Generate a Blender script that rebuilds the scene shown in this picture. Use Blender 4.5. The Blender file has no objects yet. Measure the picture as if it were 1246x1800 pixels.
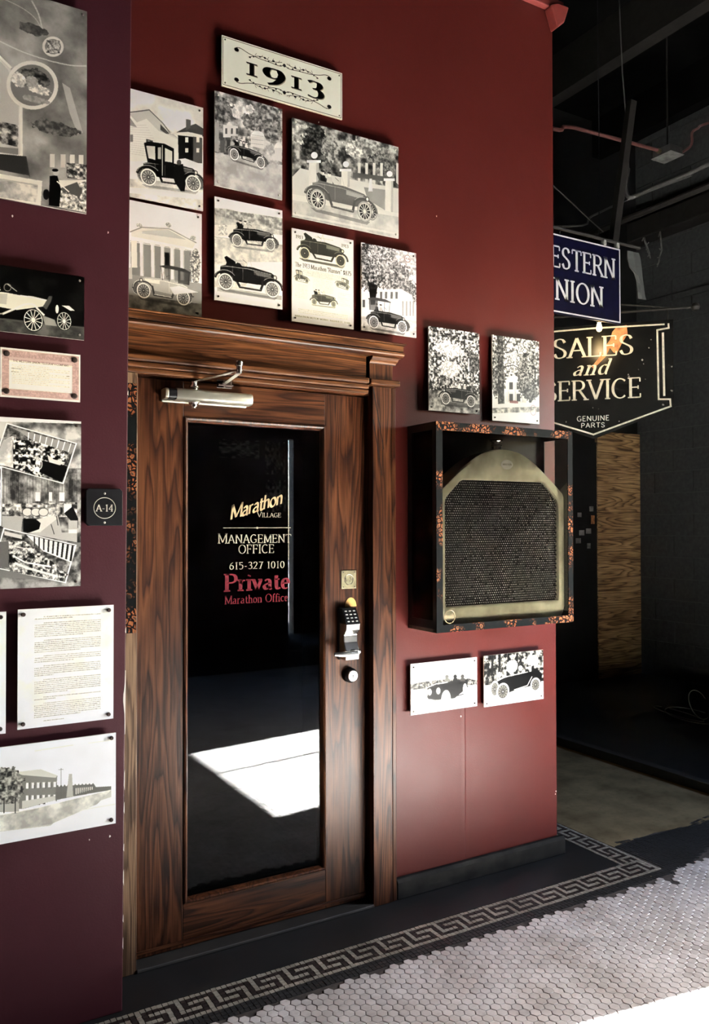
import bpy, math, random
import numpy as np
from mathutils import Matrix, Vector

# ------------------------------------------------------------------ camera
F_PX, YAW, PITCH, ROLL = 1430.0, -0.527825247, 0.0160943617, -0.00195323518
IW, IH, DIST, EYE = 1246.0, 1800.0, 2.8, 1.515
_c, _s = math.cos, math.sin
_Ry = np.array([[_c(YAW), 0, _s(YAW)], [0, 1, 0], [-_s(YAW), 0, _c(YAW)]])
_Rx = np.array([[1, 0, 0], [0, _c(PITCH), -_s(PITCH)], [0, _s(PITCH), _c(PITCH)]])
_Rz = np.array([[_c(ROLL), -_s(ROLL), 0], [_s(ROLL), _c(ROLL), 0], [0, 0, 1]])
CM = np.array([[1, 0, 0], [0, 0, -1], [0, 1, 0]]) @ _Ry @ _Rx @ _Rz
CP = np.array([0.0, -DIST, EYE])
scene = bpy.context.scene
COL = scene.collection
cam_data = bpy.data.cameras.new('camera')
cam = bpy.data.objects.new('camera', cam_data)
COL.objects.link(cam)
m4 = Matrix([[*CM[0], CP[0]], [*CM[1], CP[1]], [*CM[2], CP[2]], [0, 0, 0, 1]])
cam.matrix_world = m4
cam_data.sensor_fit = 'VERTICAL'
cam_data.sensor_height = 36.0
cam_data.lens = F_PX / IH * 36.0
cam_data.clip_start = 0.02
scene.camera = cam

# ------------------------------------------------------------------ light
SUN_EL, SUN_SLOPE = math.radians(35.5), -0.14
world = bpy.data.worlds.new('sky')
scene.world = world
world.use_nodes = True
wn = world.node_tree
for n in list(wn.nodes): wn.nodes.remove(n)
sky = wn.nodes.new('ShaderNodeTexSky')
sky.sky_type = 'NISHITA'
sky.sun_disc = False
sky.sun_elevation = SUN_EL
sky.sun_rotation = math.radians(90 + 8)
bgn = wn.nodes.new('ShaderNodeBackground')
bgn.inputs['Strength'].default_value = 2.6
won = wn.nodes.new('ShaderNodeOutputWorld')
wn.links.new(sky.outputs[0], bgn.inputs[0]); wn.links.new(bgn.outputs[0], won.inputs[0])

sun_data = bpy.data.lights.new('sun', 'SUN')
sun_data.energy = 350.0
sun_data.angle = math.radians(0.55)
sun_data.color = (0.97, 0.98, 0.96)
sun = bpy.data.objects.new('sun', sun_data)
COL.objects.link(sun)
to_sun = Vector((1.0, SUN_SLOPE, math.tan(SUN_EL) * math.hypot(1, SUN_SLOPE))).normalized()
sun.rotation_mode = 'QUATERNION'
sun.rotation_quaternion = to_sun.to_track_quat('Z', 'Y')
sun.location = (12, -3, 9)

# daylight portal in the street window (a sampling aid, gives off no light of its own)
DOOR_X, DY0, DY1, DZ, SILL = 5.4, -2.87, -1.50, 2.7, 1.38
pd = bpy.data.lights.new('window_portal', 'AREA')
pd.shape = 'RECTANGLE'; pd.size = DY1 - DY0; pd.size_y = DZ - SILL
pd.cycles.is_portal = True
po = bpy.data.objects.new('window_portal', pd); COL.objects.link(po)
po.location = (DOOR_X + 0.1, (DY0 + DY1) / 2, (DZ + SILL) / 2)
po.rotation_euler = (math.radians(90), 0, math.radians(90))

vs = scene.view_settings
vs.view_transform = 'Standard'; vs.look = 'None'
vs.exposure = 1.6; vs.gamma = 1.0; vs.use_curve_mapping = False
scene.cycles.use_denoising = True
scene.cycles.max_bounces = 8
scene.cycles.diffuse_bounces = 4
scene.cycles.glossy_bounces = 4
scene.cycles.transparent_max_bounces = 12
scene.cycles.caustics_reflective = False
scene.cycles.caustics_refractive = False
scene.cycles.sample_clamp_indirect = 12.0

# ------------------------------------------------------------------ pixel <-> place helpers
def ray(x, y):
    return CM @ np.array([(x - 623) / F_PX, -(y - 900) / F_PX, -1.0])
def at(x, y, Y=0.0):
    d = ray(x, y); return CP + d * ((Y - CP[1]) / d[1])
def atz(x, y, Z=0.0):
    d = ray(x, y); return CP + d * ((Z - CP[2]) / d[2])
def atx(x, y, X=0.0):
    d = ray(x, y); return CP + d * ((X - CP[0]) / d[0])

# ------------------------------------------------------------------ scene graph helpers
def tag(o, label=None, cat=None, group=None, kind=None):
    if label: o['label'] = label
    if cat: o['category'] = cat
    if group: o['group'] = group
    if kind: o['kind'] = kind
    return o
def thing(name, label, cat, loc=(0, 0, 0), group=None, kind=None):
    o = bpy.data.objects.new(name, None); COL.objects.link(o)
    o.location = loc; o.empty_display_size = 0.05
    return tag(o, label, cat, group, kind)
def wloc(o):
    v = Vector((0, 0, 0))
    while o is not None:
        v = v + o.location; o = o.parent
    return v

class MB:
    def __init__(self): self.v = []; self.f = []; self.mi = []; self.uv = {}
    def add(self, vs, fs, mi=0):
        b = len(self.v); self.v += [tuple(map(float, p)) for p in vs]
        for q in fs: self.f.append(tuple(b + i for i in q)); self.mi.append(mi)
        return self
    def box(self, x0, x1, y0, y1, z0, z1, mi=0):
        return self.add([(x0, y0, z0), (x1, y0, z0), (x1, y1, z0), (x0, y1, z0), (x0, y0, z1), (x1, y0, z1), (x1, y1, z1), (x0, y1, z1)],
                        [(0, 3, 2, 1), (4, 5, 6, 7), (0, 1, 5, 4), (1, 2, 6, 5), (2, 3, 7, 6), (3, 0, 4, 7)], mi)
    def prism(self, pts, axis, a, b, mi=0):
        """pts: 2d outline; axis 'y': pts are (x,z); 'z': (x,y); 'x': (y,z). extruded a..b"""
        n = len(pts)
        mk = {'y': lambda p, t: (p[0], t, p[1]), 'z': lambda p, t: (p[0], p[1], t), 'x': lambda p, t: (t, p[0], p[1])}[axis]
        return self.add([mk(p, a) for p in pts] + [mk(p, b) for p in pts],
                        [tuple(range(n)), tuple(reversed(range(n, 2 * n)))] + [(i, i + n, (i + 1) % n + n, (i + 1) % n) for i in range(n)], mi)
    def cyl(self, p0, p1, r0, r1=None, n=16, mi=0, caps=True):
        r1 = r0 if r1 is None else r1
        p0, p1 = Vector(p0), Vector(p1); d = (p1 - p0).normalized()
        u = d.orthogonal().normalized(); w = d.cross(u)
        vs = []
        for p, r in ((p0, r0), (p1, r1)):
            for k in range(n):
                a = 2 * math.pi * k / n
                vs.append(p + u * (r * math.cos(a)) + w * (r * math.sin(a)))
        fs = [(k, (k + 1) % n, n + (k + 1) % n, n + k) for k in range(n)]
        if caps: fs += [tuple(reversed(range(n))), tuple(range(n, 2 * n))]
        return self.add(vs, fs, mi)
    def tube(self, pts, r, n=8, mi=0, closed=False):
        pts = [Vector(p) for p in pts]; N = len(pts); vs = []; prev = None
        for i, p in enumerate(pts):
            a = pts[(i - 1) % N] if (i > 0 or closed) else p
            b = pts[(i + 1) % N] if (i < N - 1 or closed) else p
            d = (b - a).normalized()
            u = d.orthogonal().normalized() if prev is None else (prev - d * prev.dot(d)).normalized()
            prev = u; w = d.cross(u)
            for k in range(n):
                t = 2 * math.pi * k / n; vs.append(p + u * (r * math.cos(t)) + w * (r * math.sin(t)))
        fs = []
        for i in range(N if closed else N - 1):
            j = (i + 1) % N
            for k in range(n): fs.append((i * n + k, i * n + (k + 1) % n, j * n + (k + 1) % n, j * n + k))
        if not closed: fs += [tuple(reversed(range(n))), tuple(range((N - 1) * n, N * n))]
        return self.add(vs, fs, mi)
    def lathe(self, prof, c, axis='z', n=24, mi=0):
        """prof: (r, t) pairs along axis from c"""
        c = Vector(c); vs = []
        ax = {'x': Vector((1, 0, 0)), 'y': Vector((0, 1, 0)), 'z': Vector((0, 0, 1))}[axis]
        u = {'x': Vector((0, 1, 0)), 'y': Vector((1, 0, 0)), 'z': Vector((1, 0, 0))}[axis]; w = ax.cross(u)
        for r, t in prof:
            for k in range(n):
                a = 2 * math.pi * k / n; vs.append(c + ax * t + u * (r * math.cos(a)) + w * (r * math.sin(a)))
        m = len(prof)
        fs = [(i * n + k, i * n + (k + 1) % n, (i + 1) * n + (k + 1) % n, (i + 1) * n + k) for i in range(m - 1) for k in range(n)]
        fs += [tuple(reversed(range(n))), tuple(range((m - 1) * n, m * n))]
        return self.add(vs, fs, mi)
    def loft(self, loops, mi=0, cap=True):
        n = len(loops[0]); vs = [p for l in loops for p in l]
        fs = [(i * n + k, i * n + (k + 1) % n, (i + 1) * n + (k + 1) % n, (i + 1) * n + k) for i in range(len(loops) - 1) for k in range(n)]
        if cap: fs += [tuple(reversed(range(n))), tuple(range((len(loops) - 1) * n, len(loops) * n))]
        return self.add(vs, fs, mi)

import bmesh
def build(name, mb, mats, parent=None, label=None, kind=None, bevel=0.0, smooth=False, recalc=True):
    me = bpy.data.meshes.new(name)
    off = wloc(parent) if parent is not None else Vector((0, 0, 0))
    me.from_pydata([(x - off.x, y - off.y, z - off.z) for x, y, z in mb.v], [], mb.f)
    mats = mats if isinstance(mats, (list, tuple)) else [mats]
    for m in mats: me.materials.append(m)
    me.polygons.foreach_set('material_index', mb.mi)
    if recalc:
        bm = bmesh.new(); bm.from_mesh(me); bmesh.ops.recalc_face_normals(bm, faces=bm.faces); bm.to_mesh(me); bm.free()
    o = bpy.data.objects.new(name, me); COL.objects.link(o)
    if parent is not None: o.parent = parent
    if bevel > 0:
        b = o.modifiers.new('bevel', 'BEVEL'); b.width = bevel; b.segments = 2; b.limit_method = 'ANGLE'; b.angle_limit = math.radians(40)
    if smooth:
        me.polygons.foreach_set('use_smooth', [True] * len(me.polygons))
        me.set_sharp_from_angle(angle=math.radians(35))
    return tag(o, label, None, None, kind)
def struct(name, mb, mats, **k):
    return build(name, mb, mats, kind='structure', **k)

# ------------------------------------------------------------------ materials
def new_mat(name):
    m = bpy.data.materials.new(name); m.use_nodes = True
    nt = m.node_tree; b = nt.nodes['Principled BSDF']
    return m, nt, b
def N(nt, typ, **kw):
    n = nt.nodes.new(typ)
    for k, v in kw.items():
        if k in n.inputs.keys() if hasattr(n.inputs, 'keys') else False: n.inputs[k].default_value = v
        else: setattr(n, k, v)
    return n
def ramp(nt, stops):
    r = nt.nodes.new('ShaderNodeValToRGB'); e = r.color_ramp.elements
    while len(e) > 1: e.remove(e[0])
    e[0].position = stops[0][0]; e[0].color = (*stops[0][1], 1)
    for p, c in stops[1:]:
        x = e.new(p); x.color = (*c, 1)
    return r
def coords(nt, scale=(1, 1, 1), kind='Object', rnd=True):
    tc = nt.nodes.new('ShaderNodeTexCoord'); mp = nt.nodes.new('ShaderNodeMapping')
    mp.inputs['Scale'].default_value = scale
    if rnd:
        oi = nt.nodes.new('ShaderNodeObjectInfo'); mul = nt.nodes.new('ShaderNodeVectorMath'); mul.operation = 'SCALE'
        mul.inputs['Scale'].default_value = 7.0
        cb = nt.nodes.new('ShaderNodeCombineXYZ')
        for i in range(3): nt.links.new(oi.outputs['Random'], cb.inputs[i])
        nt.links.new(cb.outputs[0], mul.inputs[0]); add = nt.nodes.new('ShaderNodeVectorMath'); add.operation = 'ADD'
        nt.links.new(tc.outputs[kind], add.inputs[0]); nt.links.new(mul.outputs[0], add.inputs[1])
        nt.links.new(add.outputs[0], mp.inputs['Vector'])
    else: nt.links.new(tc.outputs[kind], mp.inputs['Vector'])
    return mp
def simple(name, col, rough=0.5, metal=0.0, var=0.12, scale=20.0, bump=0.0, spec=0.5, emit=None):
    m, nt, b = new_mat(name)
    mp = coords(nt, (scale,) * 3)
    nz = nt.nodes.new('ShaderNodeTexNoise'); nz.inputs['Scale'].default_value = 1.0; nz.inputs['Detail'].default_value = 4
    nt.links.new(mp.outputs[0], nz.inputs['Vector'])
    lo = tuple(max(0, c * (1 - var * 1.6)) for c in col); hi = tuple(min(1, c * (1 + var * 1.6)) for c in col)
    r = ramp(nt, [(0.3, lo), (0.7, hi)]); nt.links.new(nz.outputs['Fac'], r.inputs[0])
    nt.links.new(r.outputs[0], b.inputs['Base Color'])
    b.inputs['Roughness'].default_value = rough; b.inputs['Metallic'].default_value = metal
    b.inputs['Specular IOR Level'].default_value = spec
    if bump > 0:
        bp = nt.nodes.new('ShaderNodeBump'); bp.inputs['Strength'].default_value = bump; bp.inputs['Distance'].default_value = 0.004
        nt.links.new(nz.outputs['Fac'], bp.inputs['Height']); nt.links.new(bp.outputs[0], b.inputs['Normal'])
    if emit:
        b.inputs['Emission Color'].default_value = (*emit[0], 1); b.inputs['Emission Strength'].default_value = emit[1]
    return m

def wall_paint(name, col, rough=0.42):
    m, nt, b = new_mat(name)
    mp = coords(nt, (1, 1, 1), rnd=False)
    n1 = nt.nodes.new('ShaderNodeTexNoise'); n1.inputs['Scale'].default_value = 2.2; n1.inputs['Detail'].default_value = 5
    n2 = nt.nodes.new('ShaderNodeTexNoise'); n2.inputs['Scale'].default_value = 180; n2.inputs['Detail'].default_value = 3
    n3 = nt.nodes.new('ShaderNodeTexNoise'); n3.inputs['Scale'].default_value = 6; n3.inputs['Detail'].default_value = 2
    for n in (n1, n2, n3): nt.links.new(mp.outputs[0], n.inputs['Vector'])
    r = ramp(nt, [(0.3, tuple(c * 0.88 for c in col)), (0.7, tuple(c * 1.1 for c in col))])
    nt.links.new(n1.outputs['Fac'], r.inputs[0]); nt.links.new(r.outputs[0], b.inputs['Base Color'])
    rr = nt.nodes.new('ShaderNodeMapRange'); rr.inputs['To Min'].default_value = rough - 0.06; rr.inputs['To Max'].default_value = rough + 0.08
    nt.links.new(n3.outputs['Fac'], rr.inputs['Value']); nt.links.new(rr.outputs[0], b.inputs['Roughness'])
    ad = nt.nodes.new('ShaderNodeMath'); ad.operation = 'MULTIPLY_ADD'; ad.inputs[1].default_value = 6.0
    nt.links.new(n3.outputs['Fac'], ad.inputs[0]); nt.links.new(n2.outputs['Fac'], ad.inputs[2])
    bp = nt.nodes.new('ShaderNodeBump'); bp.inputs['Strength'].default_value = 0.25; bp.inputs['Distance'].default_value = 0.0012
    nt.links.new(ad.outputs[0], bp.inputs['Height']); nt.links.new(bp.outputs[0], b.inputs['Normal'])
    b.inputs['Specular IOR Level'].default_value = 0.15
    return m

def oak(name, axis='z', dark=(0.014, 0.004, 0.002), mid=(0.044, 0.0140, 0.0055), light=(0.076, 0.028, 0.0110), rough=0.36, k=1.0):
    m, nt, b = new_mat(name)
    L, S = 0.70, 9.0 * k
    sc = {'z': (S, S, L), 'x': (L, S, S)}[axis]
    mp = coords(nt, sc)
    n1 = nt.nodes.new('ShaderNodeTexNoise'); n1.inputs['Scale'].default_value = 1.0; n1.inputs['Detail'].default_value = 2.5; n1.inputs['Roughness'].default_value = 0.5
    nt.links.new(mp.outputs[0], n1.inputs['Vector'])
    mu = nt.nodes.new('ShaderNodeMath'); mu.operation = 'MULTIPLY'; mu.inputs[1].default_value = 14.0
    fr = nt.nodes.new('ShaderNodeMath'); fr.operation = 'FRACT'
    nt.links.new(n1.outputs['Fac'], mu.inputs[0]); nt.links.new(mu.outputs[0], fr.inputs[0])
    r = ramp(nt, [(0.0, dark), (0.10, tuple(x * 0.55 for x in mid)), (0.30, mid), (0.75, light), (0.93, mid), (1.0, dark)])
    nt.links.new(fr.outputs[0], r.inputs[0])
    F = 170.0
    sc2 = {'z': (F, F, 5), 'x': (5, F, F)}[axis]
    mp2 = coords(nt, sc2)
    n2 = nt.nodes.new('ShaderNodeTexNoise'); n2.inputs['Scale'].default_value = 1.0; n2.inputs['Detail'].default_value = 3
    nt.links.new(mp2.outputs[0], n2.inputs['Vector'])
    r2 = ramp(nt, [(0.30, (0.35, 0.30, 0.28)), (0.52, (1, 1, 1)), (0.8, (1.1, 1.1, 1.1))]); nt.links.new(n2.outputs['Fac'], r2.inputs[0])
    n3 = nt.nodes.new('ShaderNodeTexNoise'); n3.inputs['Scale'].default_value = 3.0
    mp3 = coords(nt, {'z': (3, 3, 1), 'x': (1, 3, 3)}[axis]); nt.links.new(mp3.outputs[0], n3.inputs['Vector'])
    r3 = ramp(nt, [(0.35, (0.55, 0.50, 0.5)), (0.6, (1.0, 1.0, 1.0))]); nt.links.new(n3.outputs['Fac'], r3.inputs[0])
    mx = nt.nodes.new('ShaderNodeMix'); mx.data_type = 'RGBA'; mx.blend_type = 'MULTIPLY'; mx.inputs['Factor'].default_value = 0.9
    nt.links.new(r.outputs[0], mx.inputs['A']); nt.links.new(r2.outputs[0], mx.inputs['B'])
    mx2 = nt.nodes.new('ShaderNodeMix'); mx2.data_type = 'RGBA'; mx2.blend_type = 'MULTIPLY'; mx2.inputs['Factor'].default_value = 0.7
    nt.links.new(mx.outputs['Result'], mx2.inputs['A']); nt.links.new(r3.outputs[0], mx2.inputs['B'])
    mp4 = coords(nt, {'z': (26, 26, 2.6), 'x': (2.6, 26, 26)}[axis]); n4 = nt.nodes.new('ShaderNodeTexNoise'); n4.inputs['Scale'].default_value = 1.0; n4.inputs['Detail'].default_value = 3
    nt.links.new(mp4.outputs[0], n4.inputs['Vector'])
    r4 = ramp(nt, [(0.55, (1, 1, 1)), (0.63, (0.38, 0.33, 0.34))]); nt.links.new(n4.outputs['Fac'], r4.inputs[0])
    mx4 = nt.nodes.new('ShaderNodeMix'); mx4.data_type = 'RGBA'; mx4.blend_type = 'MULTIPLY'; mx4.inputs['Factor'].default_value = 0.85
    nt.links.new(mx2.outputs['Result'], mx4.inputs['A']); nt.links.new(r4.outputs[0], mx4.inputs['B'])
    nt.links.new(mx4.outputs['Result'], b.inputs['Base Color'])
    b.inputs['Roughness'].default_value = rough; b.inputs['Specular IOR Level'].default_value = 0.17
    bp = nt.nodes.new('ShaderNodeBump'); bp.inputs['Strength'].default_value = 0.35; bp.inputs['Distance'].default_value = 0.001
    nt.links.new(n2.outputs['Fac'], bp.inputs['Height']); nt.links.new(bp.outputs[0], b.inputs['Normal'])
    return m

def burl(name):
    """black tape printed with copper tortoise blobs"""
    m, nt, b = new_mat(name)
    mp = coords(nt, (1, 1, 1), rnd=False)
    v = nt.nodes.new('ShaderNodeTexVoronoi'); v.inputs['Scale'].default_value = 58; v.feature = 'DISTANCE_TO_EDGE'
    wn_ = nt.nodes.new('ShaderNodeTexNoise'); wn_.inputs['Scale'].default_value = 45; wn_.inputs['Detail'].default_value = 2
    nt.links.new(mp.outputs[0], wn_.inputs['Vector'])
    mxv = nt.nodes.new('ShaderNodeMix'); mxv.data_type = 'VECTOR'; mxv.inputs['Factor'].default_value = 0.02
    nt.links.new(mp.outputs[0], mxv.inputs[4]); nt.links.new(wn_.outputs['Color'], mxv.inputs[5])
    nt.links.new(mxv.outputs[1], v.inputs['Vector'])
    r = ramp(nt, [(0.0, (0.003, 0.003, 0.003)), (0.10, (0.003, 0.003, 0.003)), (0.17, (0.13, 0.036, 0.013)), (0.26, (0.20, 0.080, 0.032)), (0.36, (0.05, 0.03, 0.02)), (0.6, (0.03, 0.022, 0.02))])
    nt.links.new(v.outputs['Distance'], r.inputs[0])
    big = nt.nodes.new('ShaderNodeTexNoise'); big.inputs['Scale'].default_value = 9; big.inputs['Detail'].default_value = 2
    nt.links.new(mp.outputs[0], big.inputs['Vector'])
    r2 = ramp(nt, [(0.48, (0, 0, 0)), (0.58, (1, 1, 1))]); nt.links.new(big.outputs['Fac'], r2.inputs[0])
    mx = nt.nodes.new('ShaderNodeMix'); mx.data_type = 'RGBA'
    nt.links.new(r2.outputs[0], mx.inputs['Factor'])
    mx.inputs['A'].default_value = (0.0025, 0.003, 0.003, 1); nt.links.new(r.outputs[0], mx.inputs['B'])
    nt.links.new(mx.outputs['Result'], b.inputs['Base Color'])
    b.inputs['Roughness'].default_value = 0.6; b.inputs['Specular IOR Level'].default_value = 0.04
    return m

def glass(name, tint=(0.75, 0.8, 0.8), f=1.5, rough=0.0):
    m, nt, b = new_mat(name); nt.nodes.remove(b)
    out = nt.nodes['Material Output']
    g = nt.nodes.new('ShaderNodeBsdfGlossy'); g.inputs['Roughness'].default_value = rough
    t = nt.nodes.new('ShaderNodeBsdfTransparent'); t.inputs['Color'].default_value = (*tint, 1)
    fr = nt.nodes.new('ShaderNodeFresnel'); fr.inputs['IOR'].default_value = f
    mx = nt.nodes.new('ShaderNodeMixShader')
    nt.links.new(fr.outputs[0], mx.inputs[0]); nt.links.new(t.outputs[0], mx.inputs[1]); nt.links.new(g.outputs[0], mx.inputs[2])
    nt.links.new(mx.outputs[0], out.inputs[0])
    return m

def tile_mat(name, col, rough=0.4, dirt=0.25, spec=0.5):
    m, nt, b = new_mat(name)
    oi = nt.nodes.new('ShaderNodeObjectInfo')
    geo = nt.nodes.new('ShaderNodeNewGeometry')
    mp = nt.nodes.new('ShaderNodeMapping'); nt.links.new(geo.outputs['Position'], mp.inputs['Vector'])
    n1 = nt.nodes.new('ShaderNodeTexNoise'); n1.inputs['Scale'].default_value = 5; n1.inputs['Detail'].default_value = 6
    n2 = nt.nodes.new('ShaderNodeTexNoise'); n2.inputs['Scale'].default_value = 33; n2.inputs['Detail'].default_value = 3
    nt.links.new(mp.outputs[0], n1.inputs['Vector']); nt.links.new(mp.outputs[0], n2.inputs['Vector'])
    r = ramp(nt, [(0.32, tuple(c * (1 - dirt) * f for c, f in zip(col, (1, .97, .93)))), (0.62, tuple(min(1, c * 1.05) for c in col))])
    nt.links.new(n1.outputs['Fac'], r.inputs[0])
    r2 = ramp(nt, [(0.28, (0.72, 0.70, 0.68)), (0.5, (1, 1, 1))]); nt.links.new(n2.outputs['Fac'], r2.inputs[0])
    mx = nt.nodes.new('ShaderNodeMix'); mx.data_type = 'RGBA'; mx.blend_type = 'MULTIPLY'; mx.inputs['Factor'].default_value = 0.6
    nt.links.new(r.outputs[0], mx.inputs['A']); nt.links.new(r2.outputs[0], mx.inputs['B'])
    isl = nt.nodes.new('ShaderNodeMath'); isl.operation = 'ADD'
    nt.links.new(geo.outputs['Random Per Island'], isl.inputs[0]); nt.links.new(oi.outputs['Random'], isl.inputs[1])
    fr = nt.nodes.new('ShaderNodeMath'); fr.operation = 'FRACT'; nt.links.new(isl.outputs[0], fr.inputs[0])
    mr = nt.nodes.new('ShaderNodeMapRange'); mr.inputs['To Min'].default_value = 0.86; mr.inputs['To Max'].default_value = 1.06
    nt.links.new(fr.outputs[0], mr.inputs['Value'])
    vm = nt.nodes.new('ShaderNodeVectorMath'); vm.operation = 'SCALE'
    nt.links.new(mx.outputs['Result'], vm.inputs[0]); nt.links.new(mr.outputs[0], vm.inputs['Scale'])
    nt.links.new(vm.outputs[0], b.inputs['Base Color'])
    b.inputs['Roughness'].default_value = rough; b.inputs['Specular IOR Level'].default_value = spec
    bp = nt.nodes.new('ShaderNodeBump'); bp.inputs['Strength'].default_value = 0.2; bp.inputs['Distance'].default_value = 0.001
    nt.links.new(n2.outputs['Fac'], bp.inputs['Height']); nt.links.new(bp.outputs[0], b.inputs['Normal'])
    return m

M = {}
M['red'] = wall_paint('red_satin_paint', (0.051, 0.0080, 0.0064), 0.36)
M['maroon'] = wall_paint('maroon_satin_paint', (0.034, 0.0080, 0.0115), 0.44)
M['oak_v'] = oak('oak_upright', 'z')
M['oak_h'] = oak('oak_lying', 'x')
M['oak_dark'] = oak('oak_head', 'x', dark=(0.03, 0.010, 0.004), mid=(0.080, 0.029, 0.010), light=(0.132, 0.052, 0.0190), k=1.6)
M['oak_pale'] = oak('worn_oak', 'z', dark=(0.06, 0.032, 0.018), mid=(0.13, 0.08, 0.046), light=(0.17, 0.11, 0.065), k=2)
M['burl'] = burl('tortoise_tape')
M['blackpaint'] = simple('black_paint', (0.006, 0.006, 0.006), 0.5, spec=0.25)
M['dusty'] = simple('dusty_black', (0.02, 0.018, 0.015), 0.6, var=0.3, scale=9)
M['basetop'] = simple('worn_black_paint', (0.010, 0.0095, 0.008), 0.8, var=0.4, scale=14, spec=0.15)
M['acryl'] = simple('acrylic_edge', (0.62, 0.58, 0.46), 0.35, var=0.05)
M['blackplastic'] = simple('black_plastic', (0.004, 0.004, 0.005), 0.4, spec=0.2)
M['glass'] = glass('door_glass', (0.55, 0.58, 0.6))
M['caseglass'] = glass('case_glass', (0.95, 0.935, 0.90), 1.3)
M['chrome'] = simple('brushed_steel', (0.72, 0.71, 0.68), 0.26, 1.0, var=0.05)
M['silverpaint'] = simple('aluminium_paint', (0.66, 0.65, 0.55), 0.30, 0.75, var=0.04)
M['brass'] = simple('nickel_brass', (0.47, 0.455, 0.33), 0.33, 0.35, var=0.18, scale=12, bump=0.05)
M['brass_dull'] = simple('dull_brass_plate', (0.20, 0.18, 0.11), 0.4, 0.8, var=0.15, scale=60)
M['core'] = simple('dark_core', (0.003, 0.003, 0.003), 0.6, spec=0.2)
M['cell'] = simple('cell_metal', (0.022, 0.022, 0.02), 0.5, 0.2, var=0.3, scale=30)
M['screw_dark'] = simple('dark_screw', (0.05, 0.035, 0.03), 0.35, 0.6)
M['screw_light'] = simple('pale_screw', (0.55, 0.53, 0.46), 0.3, 0.8)
M['gold'] = simple('gold_leaf', (0.30, 0.22, 0.12), 0.35, 0.0, var=0.12, scale=60)
M['cream'] = simple('cream_lettering', (0.60, 0.57, 0.46), 0.4, var=0.12, scale=50)
M['glassletter'] = simple('dull_pale_lettering', (0.21, 0.185, 0.13), 0.5, var=0.2, scale=90)
M['redletter'] = simple('red_lettering', (0.085, 0.005, 0.010), 0.6, var=0.15, scale=60, spec=0.1)
M['whiteenamel'] = simple('white_enamel', (0.66, 0.65, 0.61), 0.25, var=0.06)
M['blackenamel'] = simple('black_enamel', (0.005, 0.005, 0.0045), 0.25, var=0.3, scale=14, spec=0.3)
M['blueenamel'] = simple('navy_enamel', (0.0012, 0.0012, 0.008), 0.4, var=0.2, spec=0.08)
M['rust'] = simple('rust', (0.36, 0.14, 0.045), 0.7, var=0.35, scale=30)
M['cinder'] = simple('dark_painted_block', (0.021, 0.022, 0.021), 0.7, var=0.25, scale=30, bump=0.4)
M['mortar'] = simple('dark_mortar', (0.036, 0.037, 0.035), 0.8)
M['ceil'] = simple('black_ceiling', (0.0018, 0.0018, 0.0017), 0.9, var=0.4, scale=4, spec=0.03)
M['darkwall'] = simple('dark_wall', (0.05, 0.03, 0.028), 0.6)
M['steel_dark'] = simple('dark_steel', (0.011, 0.010, 0.009), 0.6, 0.0, spec=0.1)
M['pipe'] = simple('grey_conduit', (0.09, 0.09, 0.085), 0.4, 0.5)
M['redpipe'] = simple('red_conduit', (0.10, 0.035, 0.03), 0.5)
M['grout'] = simple('dark_grout', (0.04, 0.032, 0.027), 0.85, var=0.35, scale=40)
M['hex'] = tile_mat('pale_hex_tile', (0.56, 0.54, 0.52), 0.42, 0.22)
M['tess_w'] = tile_mat('pale_mosaic', (0.32, 0.295, 0.24), 0.45, 0.35)
M['tess_b'] = tile_mat('brown_black_mosaic', (0.028, 0.020, 0.018), 0.45, 0.3)
M['tess_k'] = tile_mat('black_mosaic', (0.022, 0.022, 0.022), 0.5, 0.3)
M['slab'] = tile_mat('black_slate', (0.010, 0.0105, 0.011), 0.5, 0.3)
M['oldfloor'] = tile_mat('worn_brown_floor', (0.23, 0.175, 0.095), 0.7, 0.45, 0.12)
M['plaster'] = simple('chipped_plaster', (0.6, 0.56, 0.5), 0.8)
M['ply'] = oak('plywood', 'x', dark=(0.12, 0.06, 0.025), mid=(0.32, 0.20, 0.09), light=(0.42, 0.27, 0.13), rough=0.6, k=0.8)
M['concrete'] = simple('street_paving', (0.09, 0.088, 0.085), 0.8, var=0.1, scale=2)
M['bulb'] = simple('lit_bulb', (1, 0.85, 0.6), 0.4, emit=((1.0, 0.66, 0.28), 16.0))
M['rag'] = simple('grey_rag', (0.12, 0.12, 0.11), 0.9, var=0.3)
M['paperdim'] = simple('small_dull_notes', (0.16, 0.15, 0.14), 0.7, var=0.3)
M['wire'] = simple('dull_green_wire', (0.10, 0.105, 0.06), 0.5)
M['bracketpaint'] = simple('dark_red_cap', (0.13, 0.02, 0.016), 0.5)
M['whitestrip'] = simple('pale_window_frame', (0.6, 0.62, 0.62), 0.5)

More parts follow.
